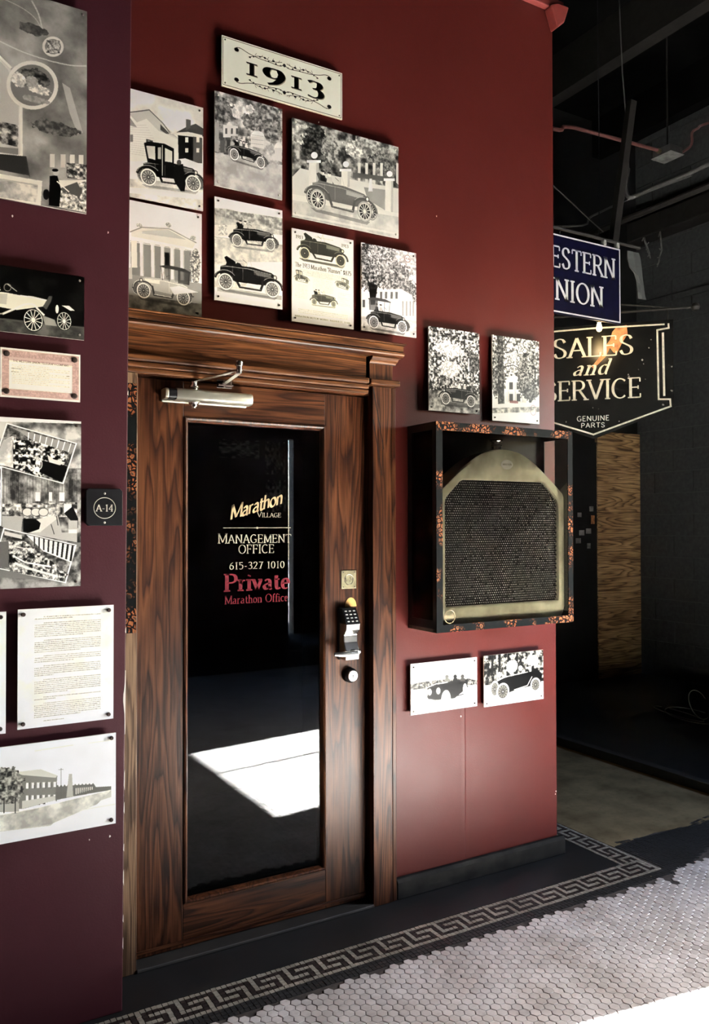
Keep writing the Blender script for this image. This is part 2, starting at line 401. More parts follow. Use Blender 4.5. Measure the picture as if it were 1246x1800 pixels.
# ------------------------------------------------------------------ lettering: one pen, one alphabet
def arc(cx, cy, rx, ry, a0, a1, n=14):
    return [(cx + rx * math.cos(math.radians(a0 + (a1 - a0) * i / n)), cy + ry * math.sin(math.radians(a0 + (a1 - a0) * i / n))) for i in range(n + 1)]
def smooth_curve(p, k=5):
    out = []
    for i in range(len(p) - 1):
        p0 = p[max(i - 1, 0)]; p1 = p[i]; p2 = p[i + 1]; p3 = p[min(i + 2, len(p) - 1)]
        for j in range(k):
            t = j / k
            out.append(tuple(0.5 * ((2 * b) + (-a + c) * t + (2 * a - 5 * b + 4 * c - d) * t * t + (-a + 3 * b - 3 * c + d) * t ** 3) for a, b, c, d in zip(p0, p1, p2, p3)))
    return out + [p[-1]]
X_ = 0.62
G = {
 'A': (.86, [[(.06, 0), (.42, 1)], [(.42, 1), (.80, 0)], [(.18, .35), (.67, .35)]]),
 'C': (.86, [arc(.47, .5, .40, .5, 48, 312, 20)]),
 'D': (.92, [[(.13, 0), (.13, 1)], [(.13, 1), (.36, 1)] + arc(.36, .5, .44, .5, 88, -88, 16) + [(.13, 0)]]),
 'E': (.74, [[(.13, 0), (.13, 1)], [(.13, 1), (.64, 1)], [(.13, .52), (.54, .52)], [(.13, 0), (.66, 0)]]),
 'F': (.70, [[(.13, 0), (.13, 1)], [(.13, 1), (.64, 1)], [(.13, .52), (.52, .52)]]),
 'G': (.92, [arc(.47, .5, .40, .5, 48, 300, 20) + [(.78, .1), (.78, .42)], [(.55, .42), (.86, .42)]]),
 'H': (.92, [[(.13, 0), (.13, 1)], [(.79, 0), (.79, 1)], [(.13, .5), (.79, .5)]]),
 'I': (.34, [[(.17, 0), (.17, 1)]]),
 'K': (.84, [[(.13, 0), (.13, 1)], [(.13, .42), (.70, 1)], [(.32, .6), (.78, 0)]]),
 'L': (.68, [[(.13, 0), (.13, 1)], [(.13, 0), (.64, 0)]]),
 'M': (1.06, [[(.12, 0), (.12, 1)], [(.12, 1), (.53, .08)], [(.53, .08), (.94, 1)], [(.94, 1), (.94, 0)]]),
 'N': (.94, [[(.12, 0), (.12, 1)], [(.12, 1), (.80, 0)], [(.80, 0), (.80, 1)]]),
 'O': (.98, [arc(.49, .5, .42, .5, 90, 450, 28)]),
 'P': (.76, [[(.13, 0), (.13, 1)], [(.13, 1), (.38, 1)] + arc(.38, .74, .29, .26, 88, -88, 12) + [(.13, .48)]]),
 'R': (.86, [[(.13, 0), (.13, 1)], [(.13, 1), (.38, 1)] + arc(.38, .75, .29, .25, 88, -88, 12) + [(.13, .5)], [(.42, .5), (.80, 0)]]),
 'S': (.70, [smooth_curve([(.58, .80), (.49, .95), (.34, 1), (.18, .95), (.10, .80), (.15, .64), (.34, .52), (.52, .40), (.60, .24), (.53, .07), (.35, 0), (.18, .04), (.08, .22)])]),
 'T': (.82, [[(.41, 0), (.41, 1)], [(.06, 1), (.76, 1)]]),
 'U': (.92, [[(.13, 1), (.13, .36)] + arc(.46, .34, .33, .34, 180, 360, 14) + [(.79, 1)]]),
 'V': (.86, [[(.05, 1), (.43, 0)], [(.43, 0), (.81, 1)]]),
 'W': (1.2, [[(.05, 1), (.34, 0)], [(.34, 0), (.60, .9)], [(.60, .9), (.86, 0)], [(.86, 0), (1.15, 1)]]),
 'Y': (.84, [[(.05, 1), (.42, .48)], [(.42, .48), (.79, 1)], [(.42, .48), (.42, 0)]]),
 '0': (.70, [arc(.35, .5, .27, .5, 90, 450, 24)]),
 '1': (.46, [[(.25, 0), (.25, 1)], [(.25, 1), (.10, .86)]]),
 '2': (.66, [smooth_curve([(.08, .78), (.16, .95), (.32, 1), (.50, .93), (.56, .76), (.48, .55), (.28, .28), (.08, .02)]), [(.08, .02), (.60, .02)]]),
 '3': (.66, [smooth_curve([(.10, .90), (.28, 1), (.48, .94), (.54, .77), (.45, .60), (.26, .54)]), smooth_curve([(.26, .54), (.48, .50), (.59, .32), (.53, .10), (.32, 0), (.08, .06)])]),
 '4': (.72, [[(.50, 0), (.50, 1)], [(.50, 1), (.06, .30)], [(.06, .30), (.68, .30)]]),
 '5': (.66, [[(.16, .98), (.56, .98)], [(.16, .98), (.12, .58)], smooth_curve([(.12, .58), (.32, .64), (.52, .55), (.59, .33), (.50, .08), (.28, 0), (.08, .06)])]),
 '6': (.68, [smooth_curve([(.54, .98), (.30, .84), (.13, .55), (.09, .28), (.18, .06), (.34, 0), (.52, .07), (.60, .28), (.52, .50), (.34, .57), (.16, .48), (.09, .3)])]),
 '7': (.64, [[(.08, .98), (.58, .98)], [(.58, .98), (.26, 0)]]),
 '8': (.68, [arc(.34, .76, .21, .24, 90, 450, 18), arc(.34, .27, .27, .27, 90, 450, 18)]),
 '9': (.68, [smooth_curve([(.14, .02), (.38, .16), (.55, .45), (.59, .72), (.50, .94), (.34, 1), (.16, .93), (.08, .72), (.16, .50), (.34, .43), (.52, .52), (.59, .7)])]),
 '-': (.44, [[(.06, .38), (.38, .38)]]), '"': (.3, [[(.08, 1), (.1, .8)], [(.2, 1), (.22, .8)]]), '$': (.7, [smooth_curve([(.56, .78), (.35, .95), (.12, .78), (.34, .5), (.58, .25), (.35, .05), (.1, .2)]), [(.34, 1.05), (.34, -.05)]]),
 '.': (.26, [[(.10, 0), (.13, .06)]]), ' ': (.40, []), ',': (.26, [[(.14, .06), (.08, -.1)]]),
 'a': (.60, [smooth_curve([(.12, .52), (.28, .62), (.42, .52), (.44, .30), (.44, .06), (.54, .0)]), smooth_curve([(.43, .36), (.22, .32), (.08, .18), (.16, .02), (.34, .05), (.44, .16)])]),
 'c': (.54, [arc(.31, .31, .23, .31, 45, 315, 14)]),
 'd': (.64, [arc(.28, .31, .21, .31, 60, 300, 14), [(.49, 1), (.49, .04)], [(.49, .04), (.58, 0)]]),
 'e': (.56, [[(.08, .34), (.48, .34)], [(.48, .34)] + arc(.29, .31, .20, .31, 10, 310, 16)]),
 'f': (.40, [smooth_curve([(.44, .92), (.34, 1), (.20, .88), (.18, .6), (.18, 0)]), [(.05, .60), (.36, .60)]]),
 'g': (.58, [arc(.26, .40, .19, .21, 90, 450, 14), smooth_curve([(.22, .18), (.12, .08), (.30, .02), (.48, -.08), (.42, -.24), (.22, -.28), (.06, -.18), (.16, -.02)]), [(.40, .56), (.54, .6)]]),
 'h': (.66, [[(.13, 0), (.13, 1)], smooth_curve([(.13, .42), (.26, .6), (.42, .6), (.50, .42), (.50, 0)])]),
 'i': (.30, [[(.14, 0), (.14, .62)], [(.13, .84), (.16, .92)]]),
 'l': (.30, [[(.14, 0), (.14, 1)]]),
 'n': (.66, [[(.13, 0), (.13, .62)], smooth_curve([(.13, .42), (.26, .6), (.42, .6), (.50, .42), (.50, 0)])]),
 'o': (.62, [arc(.30, .31, .23, .31, 90, 450, 20)]),
 'r': (.46, [[(.13, 0), (.13, .62)], smooth_curve([(.13, .40), (.24, .58), (.40, .60)])]),
 's': (.48, [smooth_curve([(.38, .50), (.24, .62), (.10, .50), (.24, .33), (.40, .16), (.24, 0), (.07, .12)])]),
 't': (.42, [smooth_curve([(.18, .84), (.18, .4), (.20, .1), (.30, 0), (.42, .08)]), [(.05, .60), (.38, .60)]]),
 'u': (.66, [smooth_curve([(.13, .62), (.13, .2), (.22, .0), (.38, .03), (.50, .2)]), [(.50, .62), (.50, 0)]]),
 'v': (.58, [[(.05, .62), (.28, 0)], [(.28, 0), (.52, .62)]]),
 'y': (.58, [[(.05, .62), (.28, .02)], [(.52, .62), (.22, -.28)]]),
}
def stroke_quads(p, thick, thin, nib):
    e = (math.cos(nib), math.sin(nib)); L = []; R = []
    n = len(p)
    closed = n > 3 and math.hypot(p[0][0] - p[-1][0], p[0][1] - p[-1][1]) < 1e-6
    for i in range(n):
        if closed: a, b = p[(i - 1) if i > 0 else n - 2], p[(i + 1) if i < n - 1 else 1]
        else: a, b = p[max(i - 1, 0)], p[min(i + 1, n - 1)]
        dx, dy = b[0] - a[0], b[1] - a[1]; d = math.hypot(dx, dy) or 1; dx /= d; dy /= d
        w = max(thin, thick * abs(e[0] * dy - e[1] * dx)) / 2
        L.append((p[i][0] - dy * w, p[i][1] + dx * w)); R.append((p[i][0] + dy * w, p[i][1] - dx * w))
    return [[L[i], L[i + 1], R[i + 1], R[i]] for i in range(n - 1)]
def text_quads(s, h=1.0, track=0.06, thick=0.15, thin=0.05, nib=15, serif=True, shear=0.0, caps_small=None, width=None):
    """quads for a line of text, lower left at 0,0; width scales x to fit"""
    qs = []; x = 0.0
    for ci, ch in enumerate(s):
        small = caps_small is not None and ci > 0 and s[ci - 1] != ' ' and ch.isalpha()
        k = caps_small if small else 1.0
        w, st = G.get(ch, G[' '])
        for p in st:
            pp = [(x + a * k, b * k) for a, b in p]
            qs += stroke_quads(pp, thick * (1 if not small else .95), thin, math.radians(nib))
            if serif:
                for (q, r) in ((p[0], p[1]), (p[-1], p[-2])):
                    dx, dy = q[0] - r[0], q[1] - r[1]; d = math.hypot(dx, dy) or 1
                    if abs(dy) / d > .55 and (abs(q[1]) < .03 or abs(q[1] - 1) < .03 or (ch.islower() and abs(q[1] - X_) < .03)) and ch not in 'MNVWA'[:0] + 'SCGce':
                        if ch in 'MNVW' and abs(q[1] - (0 if ch != 'N' else 0)) < .1 and q[0] > .2 and q[0] < (w - .2): continue
                        if ch == 'A' and q[1] > .9: continue
                        hw = thick * .5 + .075
                        x0, x1 = q[0] - hw, q[0] + hw
                        if ch.islower() and q[1] > .3: x1 = q[0] + thick * .3
                        yy = q[1] * k; t = thin * .5
                        qs.append([(x + x0 * k, yy - t), (x + x1 * k, yy - t), (x + x1 * k, yy + t), (x + x0 * k, yy + t)])
                if ch in 'EFLT' and len(p) == 2 and abs(p[0][1] - p[1][1]) < .01:
                    ends = [p[1]] + ([p[0]] if ch == 'T' else [])
                    for q in ends:
                        y0, y1 = (q[1] - .2, q[1]) if q[1] > .9 else ((q[1], q[1] + .2) if q[1] < .1 else (q[1] - .09, q[1] + .09))
                        t = thin * .6
                        qs.append([(x + (q[0] - t) * k, y0 * k), (x + (q[0] + t) * k, y0 * k), (x + (q[0] + t) * k, y1 * k), (x + (q[0] - t) * k, y1 * k)])
        x += w * k + track
    tot = x - track
    sx = h if width is None else width / tot
    return [[((a + shear * b) * sx, b * h) for a, b in q] for q in qs], tot * sx
def text_part(name, s, O, U, V, parent, mat, lift=None, cx=None, rot=0.0, **kw):
    """text as a thin flat part on a plane: O origin(lower left), U right, V up"""
    qs, w = text_quads(s, **kw)
    O = np.array(O, float); U = np.array(U, float); V = np.array(V, float)
    if cx is not None: O = O - U * (w / 2)
    cr, sr = math.cos(rot), math.sin(rot)
    mb = MB()
    for q in qs:
        vs = [O + U * (a * cr - b * sr) + V * (a * sr + b * cr) for a, b in q]
        mb.add(vs, [(0, 1, 2, 3)])
    return build(name, mb, mat, parent, recalc=False)

# ------------------------------------------------------------------ printed pictures, drawn by the script
rng = np.random.default_rng(7)
def noise2(h, w, cell, seed, octaves=4):
    r = np.random.default_rng(seed); out = np.zeros((h, w)); amp = 1.0; tot = 0
    for o in range(octaves):
        gh, gw = int(h / cell) + 3, int(w / cell) + 3
        g = r.random((gh, gw))
        yy = np.arange(h) / cell; xx = np.arange(w) / cell
        y0 = yy.astype(int); x0 = xx.astype(int); fy = (yy - y0)[:, None]; fx = (xx - x0)[None, :]
        fy = fy * fy * (3 - 2 * fy); fx = fx * fx * (3 - 2 * fx)
        a = g[y0][:, x0]; b = g[y0][:, x0 + 1]; c = g[y0 + 1][:, x0]; d = g[y0 + 1][:, x0 + 1]
        out += amp * (a * (1 - fy) * (1 - fx) + b * (1 - fy) * fx + c * fy * (1 - fx) + d * fy * fx)
        tot += amp; amp *= 0.55; cell = max(1.5, cell / 2)
    return out / tot
class Pic:
    def __init__(self, w, h, bg=0.8, tint=(1.0, 0.985, 0.93)):
        self.w, self.h = w, h; self.a = np.full((h, w), float(bg)); self.rgb = None; self.tint = tint
        self.Hm = np.eye(3); self.seed = 11
        self.quad((0, 0), (1, 0), (0, 1), (1, 1))
    def quad(self, tl, tr, bl, br):
        """drawing coordinates: the four corners of the picture as read off a close-up"""
        src = [tl, tr, bl, br]; dst = [(0, 0), (self.w, 0), (0, self.h), (self.w, self.h)]
        A = []; B = []
        for (x, y), (u, v) in zip(src, dst):
            A.append([x, y, 1, 0, 0, 0, -u * x, -u * y]); B.append(u)
            A.append([0, 0, 0, x, y, 1, -v * x, -v * y]); B.append(v)
        self.Hm = np.append(np.linalg.solve(np.array(A, float), np.array(B, float)), 1).reshape(3, 3)
        return self
    def m(self, p):
        v = self.Hm @ np.array([p[0], p[1], 1.0]); return (v[0] / v[2], v[1] / v[2])
    def mask(self, pts):
        xs = [p[0] for p in pts]; ys = [p[1] for p in pts]
        x0, x1 = max(0, int(min(xs))), min(self.w, int(max(xs)) + 2); y0, y1 = max(0, int(min(ys))), min(self.h, int(max(ys)) + 2)
        if x1 <= x0 or y1 <= y0: return None
        X, Y = np.meshgrid(np.arange(x0, x1) + .5, np.arange(y0, y1) + .5); ins = np.zeros(X.shape, bool)
        n = len(pts)
        for i in range(n):
            ax, ay = pts[i]; bx, by = pts[(i + 1) % n]
            if ay == by: continue
            c = ((ay > Y) != (by > Y)) & (X < (bx - ax) * (Y - ay) / (by - ay) + ax)
            ins ^= c
        return (slice(y0, y1), slice(x0, x1)), ins
    def raw(self, pts, val, al=1.0):
        r = self.mask(pts)
        if r is None: return self
        sl, ins = r; a = self.a[sl]
        v = val[sl] if isinstance(val, np.ndarray) else val
        a[ins] = (a * (1 - al) + v * al)[ins]; return self
    def poly(self, pts, val, al=1.0): return self.raw([self.m(p) for p in pts], val, al)
    def rect(self, x0, y0, x1, y1, val, al=1.0): return self.poly([(x0, y0), (x1, y0), (x1, y1), (x0, y1)], val, al)
    def line(self, pts, wd, val, al=1.0):
        pts = [self.m(p) for p in pts]; return self.rline(pts, wd, val, al)
    def rline(self, pts, wd, val, al=1.0):
        for a, b in zip(pts[:-1], pts[1:]):
            dx, dy = b[0] - a[0], b[1] - a[1]; d = math.hypot(dx, dy) or 1; nx, ny = -dy / d * wd / 2, dx / d * wd / 2
            ex, ey = dx / d * wd * .2, dy / d * wd * .2
            self.raw([(a[0] + nx - ex, a[1] + ny - ey), (b[0] + nx + ex, b[1] + ny + ey), (b[0] - nx + ex, b[1] - ny + ey), (a[0] - nx - ex, a[1] - ny - ey)], val, al)
        return self
    def rell(self, cx, cy, rx, ry, val, al=1.0, ring=None):
        pts = [(cx + rx * math.cos(t), cy + ry * math.sin(t)) for t in np.linspace(0, 2 * math.pi, 36)[:-1]]
        if ring: return self.rline(pts + [pts[0]], ring, val, al)
        return self.raw(pts, val, al)
    def ell(self, cx, cy, rx, ry, val, al=1.0, ring=None):
        pts = [self.m((cx + rx * math.cos(t), cy + ry * math.sin(t))) for t in np.linspace(0, 2 * math.pi, 36)[:-1]]
        if ring: return self.rline(pts + [pts[0]], ring, val, al)
        return self.raw(pts, val, al)
    def leaves(self, pts, lo, hi, cell=14, al=1.0, contrast=2.4, thr=None):
        self.seed += 1
        n = noise2(self.h, self.w, cell, self.seed, 5)
        n = np.clip((n - .5) * contrast + .5, 0, 1)
        val = lo + (hi - lo) * n
        rag = noise2(self.h, self.w, cell * 1.3, self.seed + 91, 4)
        r = self.mask([self.m(p) for p in pts])
        if r is None: return self
        sl, ins = r
        if thr is not None: ins = ins & (rag[sl] > thr)
        a = self.a[sl]; a[ins] = (a * (1 - al) + val[sl] * al)[ins]; return self
    def blob(self, cx, cy, rx, ry, lo, hi, cell=12, k=.34, al=1.0, contrast=2.4):
        """ragged leafy crown"""
        self.seed += 1
        c = self.m((cx, cy)); ex = self.m((cx + rx, cy)); ey = self.m((cx, cy + ry))
        RX = max(3, math.hypot(ex[0] - c[0], ex[1] - c[1])); RY = max(3, math.hypot(ey[0] - c[0], ey[1] - c[1]))
        Y, X = np.mgrid[0:self.h, 0:self.w]
        d = np.sqrt(((X - c[0]) / RX) ** 2 + ((Y - c[1]) / RY) ** 2)
        rag = noise2(self.h, self.w, cell, self.seed, 4)
        ins = d + (rag - .5) * 2 * k < .9
        n = np.clip((noise2(self.h, self.w, cell * .8, self.seed + 50, 5) - .5) * contrast + .5, 0, 1)
        v = lo + (hi - lo) * n
        self.a[ins] = (self.a * (1 - al) + v * al)[ins]; return self
    def vgrad(self, y0, y1, v0, v1):
        p0 = int(self.m((0, y0))[1]); p1 = int(self.m((0, y1))[1]); return self
    def wheel(self, c, rx, ry, tire=.9, spoke=.25, inner=.6, tw=.22, n=12):
        self.rell(c[0], c[1], rx, ry, tire); self.rell(c[0], c[1], rx, ry, tire * .55, ring=1.2)
        ix, iy = rx * (1 - tw), ry * (1 - tw)
        self.rell(c[0], c[1], ix, iy, inner); self.rell(c[0], c[1], ix, iy, spoke, ring=max(1.2, rx * .07))
        for k in range(n):
            t = 2 * math.pi * k / n + .2
            self.rline([c, (c[0] + ix * math.cos(t), c[1] + iy * math.sin(t))], max(1.3, rx * .085), spoke)
        self.rell(c[0], c[1], rx * .18, ry * .18, spoke); self.rell(c[0], c[1], rx * .08, ry * .08, .8)
    def car(self, A, B, r=.17, body=.12, tire=.88, spoke=.2, inner=.55, roof=None, people=0, ratio=.85, far=True, kind='tourer', rf=None, fender=None, hi=.62, hk=.82):
        """A rear wheel hub, B front wheel hub in close-up coordinates"""
        A = self.m(A); B = self.m(B); e = (B[0] - A[0], B[1] - A[1]); L = math.hypot(*e)
        fender = body if fender is None else fender
        P = lambda u, v: (A[0] + u * e[0], A[1] + u * e[1] - (v if v < .1 else .1 + (v - .1) * hk) * L)
        ry = r * L; rx = ry * ratio
        rf = rf or 1.0
        # ground shadow
        self.raw([P(-.15, -r * .9), P(1.12, -r * .9), P(1.05, -r * 1.25), P(-.05, -r * 1.2)], .2, .5)
        if far:
            for u in (-.12, 1.16):
                c = P(u, .03); self.wheel(c, rx * .7, ry * .82, tire * .85, spoke, inner * .7, .16)
        self.raw([P(-.12, .14), P(-.11, .33), P(.0, .38), P(.02, .44), P(.12, .45), P(.20, .42), P(.24, .49), P(.30, .48), P(.34, .42), P(.46, .43), P(.56, .44),
                  P(.98, .38), P(1.04, .34), P(1.04, .10), P(.80, .05), P(.2, .03), P(-.05, .12)], body)
        if roof is None and kind != 'closed': self.raw([P(-.03, .56), P(.02, .60), P(.20, .50), P(.22, .42), P(.02, .44)], body * .8)
        self.rline([P(-.1, .32), P(.0, .35), P(.5, .38), P(.98, .34)], 2.4, hi, .8)
        self.raw([P(.60, .36), P(.97, .33), P(.97, .25), P(.60, .26)], min(1, body + .25), .8)
        for u in (.14, .36): self.rline([P(u, .38), P(u, .08)], 2, hi, .5)
        for k in range(7): self.rline([P(.66 + k * .04, .32), P(.66 + k * .04, .2)], 1.0, hi, .4)
        if kind == 'closed':
            self.raw([P(-.02, .36), P(-.10, .86), P(.0, .92), P(.35, .93), P(.56, .84), P(.56, .36)], body)
            self.raw([P(.0, .48), P(-.05, .80), P(.14, .82), P(.15, .46)], .75)
            self.raw([P(.36, .82), P(.36, .46), P(.52, .46), P(.52, .76)], .8); self.raw([P(.2, .8), P(.2, .5), P(.27, .5), P(.27, .82)], .6)
            self.rline([P(.3, .88), P(.3, .08)], 3, .75)
        # fenders and board
        fr = [P(-.0 + r * 1.38 * math.cos(t), r * 1.38 * math.sin(t)) for t in np.linspace(math.radians(165), math.radians(35), 10)]
        ff = [P(1.0 + r * 1.38 * math.cos(t), r * 1.38 * math.sin(t)) for t in np.linspace(math.radians(145), math.radians(5), 10)]
        w = max(2.0, .05 * L)
        self.rline(fr + [P(.30, -.06)], w, fender); self.rline([P(.30, -.06), P(.74, -.06)], w * .8, fender); self.rline([P(.74, -.06)] + ff, w, fender)
        self.rline([(x, y - w * .5) for x, y in fr], 2, hi, .9); self.rline([(x, y - w * .5) for x, y in ff], 2, hi, .9)
        self.rline([P(.30, -.045), P(.74, -.045)], 2.2, hi, .9)
        # windscreen, wheel, lamps
        if kind != 'closed':
            self.rline([P(.56, .42), P(.50, .66), P(.44, .44)], 1.6, .7); self.rline([P(.44, .52), P(.36, .58)], 1.5, .15)
        self.rell(*P(1.06, .28), L * .045, L * .05, .25); self.rell(*P(1.06, .28), L * .025, L * .03, .85)
        for k in range(people):
            u = (.10, .24, .36, .45)[k % 4]; self.raw([P(u - .06, .42), P(u - .04, .56), P(u + .05, .56), P(u + .07, .42)], (.15, .7, .3, .8)[k % 4])
            self.rell(*P(u, .61), L * .035, L * .045, .8); self.rell(*P(u, .65), L * .045, L * .02, .15)
        if roof is not None:
            self.raw([P(-.16, .40), P(-.17, .82), P(.14, .84), P(.12, .40)], roof, .75); self.raw([P(-.20, .80), P(-.02, .88), P(.40, .89), P(.60, .82), P(.60, .79), P(-.18, .77)], roof)
            for u in (-.16, .12, .38, .57): self.rline([P(u, .80), P(u * .9 + .02, .40)], 2, roof * .6)
        for c in (P(0, 0), P(1, 0)): self.wheel(c, rx, ry, tire, spoke, inner)
        return self
    def text(self, s, x, y, h, width=None, val=.1, center=False, slope=0, **kw):
        """x,y baseline in drawing coordinates 0..w style pixels of the canvas"""
        qs, w = text_quads(s, h=h, width=width, **kw)
        if center: x -= w / 2
        for q in qs: self.raw([(x + a, y - b) for a, b in q], val)
        return self
    def fake(self, x0, x1, y, h, val=.3, seed=0, al=.8):
        r = random.Random(seed); x = x0
        while x < x1:
            w = r.uniform(1.5, 5) * h / 4
            self.raw([(x, y - h * r.uniform(.5, 1)), (min(x + w, x1), y - h * .8), (min(x + w, x1), y), (x, y)], val + r.uniform(-.1, .2), al)
            x += w + r.uniform(.7, 1.6) * h / 4
        return self
    def image(self, name, grain=.05, soft=1, rgb=None, edge=True):
        a = self.a
        for _ in range(soft):
            p = np.pad(a, 1, mode='edge'); a = (p[:-2, 1:-1] + p[2:, 1:-1] + p[1:-1, :-2] + p[1:-1, 2:] + 2 * p[1:-1, 1:-1]) / 6
        a = (a - .5) * 1.32 + .53 + (rng.random(a.shape) - .5) * grain
        c = np.stack([np.clip(a * t, 0, 1) for t in self.tint] + [np.ones_like(a)], -1)
        if rgb is not None:
            for msk, col in rgb:
                k = msk[..., None]; c[..., :3] = c[..., :3] * (1 - k) + np.array(col) * k
        img = bpy.data.images.new(name, self.w, self.h)
        img.pixels.foreach_set(np.ascontiguousarray(c[::-1]).astype(np.float32).ravel())
        img.pack() if False else img.update()
        return img
    def mask_layer(self, fn):
        """run fn drawing 1s on an empty canvas, returns the mask"""
        keep = self.a; self.a = np.zeros_like(keep); fn(); m = np.clip(self.a, 0, 1); self.a = keep; return m
def print_mat(name, img, rough=0.28, coat=0.0):
    m, nt, b = new_mat(name)
    t = nt.nodes.new('ShaderNodeTexImage'); t.image = img; t.extension = 'EXTEND'
    nz = nt.nodes.new('ShaderNodeTexNoise'); nz.inputs['Scale'].default_value = 7
    tc = nt.nodes.new('ShaderNodeTexCoord'); nt.links.new(tc.outputs['UV'], t.inputs['Vector']); nt.links.new(tc.outputs['Object'], nz.inputs['Vector'])
    r = ramp(nt, [(0.3, (0.93, 0.92, 0.90)), (0.6, (1, 1, 1))]); nt.links.new(nz.outputs['Fac'], r.inputs[0])
    mx = nt.nodes.new('ShaderNodeMix'); mx.data_type = 'RGBA'; mx.blend_type = 'MULTIPLY'; mx.inputs['Factor'].default_value = 1
    nt.links.new(t.outputs['Color'], mx.inputs['A']); nt.links.new(r.outputs[0], mx.inputs['B'])
    nt.links.new(mx.outputs['Result'], b.inputs['Base Color'])
    b.inputs['Roughness'].default_value = rough; b.inputs['Specular IOR Level'].default_value = 0.25
    return m

def panel(name, label, cat, X0, X1, Z0, Z1, img, wallY=0.0, gap=0.023, thk=0.006, group=None, edge=None, screw=None, scr=0.0036, tilt=0.0, inset=0.014, knob=0.004, rough=0.28):
    """a printed board standing off the wall on four screws"""
    t = thing(name, label, cat, ((X0 + X1) / 2, wallY, Z0), group)
    yb, yf = wallY - gap, wallY - gap - thk
    mb = MB(); mb.box(X0, X1, yf, yb, Z0, Z1, 0)
    mb.mi[2] = 1
    o = build('print_board', mb, [edge or M['acryl'], print_mat(name + '_print', img, rough)], t, recalc=False)
    uv = o.data.uv_layers.new(name='UVMap')
    for p in o.data.polygons:
        for li in p.loop_indices:
            v = o.data.vertices[o.data.loops[li].vertex_index].co + wloc(t)
            uv.data[li].uv = ((v.x - X0) / (X1 - X0), (v.z - Z0) / (Z1 - Z0))
    sm = screw or M['screw_dark']
    for sx in (X0 + inset, X1 - inset):
        for sz in (Z0 + inset, Z1 - inset):
            s = MB(); s.lathe([(scr * .55, wallY - yf * 1.0 if False else 0.0), (scr * .55, -(gap + thk)), (scr, -(gap + thk)), (scr, -(gap + thk + knob * .7)), (scr * .7, -(gap + thk + knob))], (sx, wallY, sz), 'y', 12)
            build('screw', s, sm, t, smooth=True)
    return t

# ================================================================== THE SETTING
WT = 3.92                       # top of the red wall
LW = -0.22                      # front plane of the projecting maroon wall
def brd(x0, x1, y0, y1, z0, z1): return MB().box(x0, x1, y0, y1, z0, z1)

# ---- floor
mb = MB(); mb.box(-3.1, 6.6, -7.5, 2.9, -0.25, -0.003)
floor = struct('floor', mb, M['grout'])
HP = 0.034                      # hex tile pitch
def hex_mesh(r, z0=-0.006, z1=0.0):
    v = []; 
    for z, k in ((z0, 1.0), (z1 - 0.0012, 1.0), (z1, 0.93)):
        for i in range(6):
            a = math.radians(60 * i); v.append((r * k * math.cos(a), r * k * math.sin(a), z))
    f = [(12, 13, 14, 15, 16, 17)] + [(i, (i + 1) % 6, 6 + (i + 1) % 6, 6 + i) for i in range(6)] + [(6 + i, 6 + (i + 1) % 6, 12 + (i + 1) % 6, 12 + i) for i in range(6)]
    return v, f
def in_frame(p, mar=20):
    c = CM.T @ (np.array(p, float) - CP)
    if c[2] >= 0: return None
    x, y = 623 - F_PX * c[0] / c[2], 900 + F_PX * c[1] / c[2]
    return -c[2] if (-mar < x < IW + mar and -mar < y < IH + mar) else None
R = random.Random(5)
cells = []
nx = int(7.4 / (HP * .866)) + 1
for i in range(nx):
    x = -2.0 + i * HP * .866
    for j in range(int(4.6 / HP)):
        y = -0.40 - j * HP - (HP / 2 if i % 2 else 0)
        if x > 5.38: continue
        lim = -0.432 + R.uniform(-.006, .006)
        if x > 2.9: lim = -0.47 + min(.16, (x - 2.9) * .33) + 0.03 * math.sin(x * 19) + R.uniform(-.02, .02)
        if y < lim: cells.append((x, y))
vis = []
for k, (x, y) in enumerate(cells):
    d = in_frame((x, y, 0), 4)
    if d is not None: vis.append((d, k))
vis.sort(); near = set(k for _, k in vis[:300])
hr = HP / math.sqrt(3) * 0.945
hv, hf = hex_mesh(hr)
def flat_mesh(name, v, f, mat):
    me = bpy.data.meshes.new(name); me.from_pydata(v, [], f); me.materials.append(mat); return me
hm = flat_mesh('hex_tile', hv, hf, M['hex'])
big = MB(); hva = np.array(hv)
for k, (x, y) in enumerate(cells):
    dz = R.uniform(-.0007, .0007); rot = R.uniform(-.04, .04); tx, ty = R.uniform(-.0006, .0006), R.uniform(-.0006, .0006)
    if k in near:
        o = bpy.data.objects.new('hex_tile', hm); COL.objects.link(o); o.parent = floor; o.location = (x + tx, y + ty, dz); o.rotation_euler = (R.uniform(-.012, .012), R.uniform(-.012, .012), rot)
    else:
        q = hva.copy(); c, s = math.cos(rot), math.sin(rot)
        q[:, :2] = q[:, :2] @ np.array([[c, s], [-s, c]]); q += (x + tx, y + ty, dz)
        big.add([tuple(p) for p in q], hf)
build('hex_tiles', big, M['hex'], floor, kind='stuff', recalc=False)

# ---- mosaic key border, small squares laid one by one
PX, PY = 0.0179, 0.0176
def key_white(c, r):
    c %= 7
    return r in (0, 6) or (c == 0 and r <= 4) or (r == 4 and c in (1, 2, 3)) or (c == 5 and r >= 2) or (r == 2 and c in (2, 3, 4))
sq = []
X_OUT, Y_IN, Y_OUT = 2.984, -0.241, -0.241 - 7 * PY
X_IN = X_OUT - 7 * PY
i = -36
while True:
    x = 1.066 + PX * (i + .5)
    if x > X_OUT: break
    for r in range(7): sq.append((x, Y_IN - PY * (r + .5), key_white(i, r) or (x > X_OUT - PX)))
    i += 1
for c in range(75):
    for r in range(7): sq.append((X_IN + PY * (r + .5), Y_IN + PX * (c + .5), key_white(c + 3, 6 - r if False else r)))
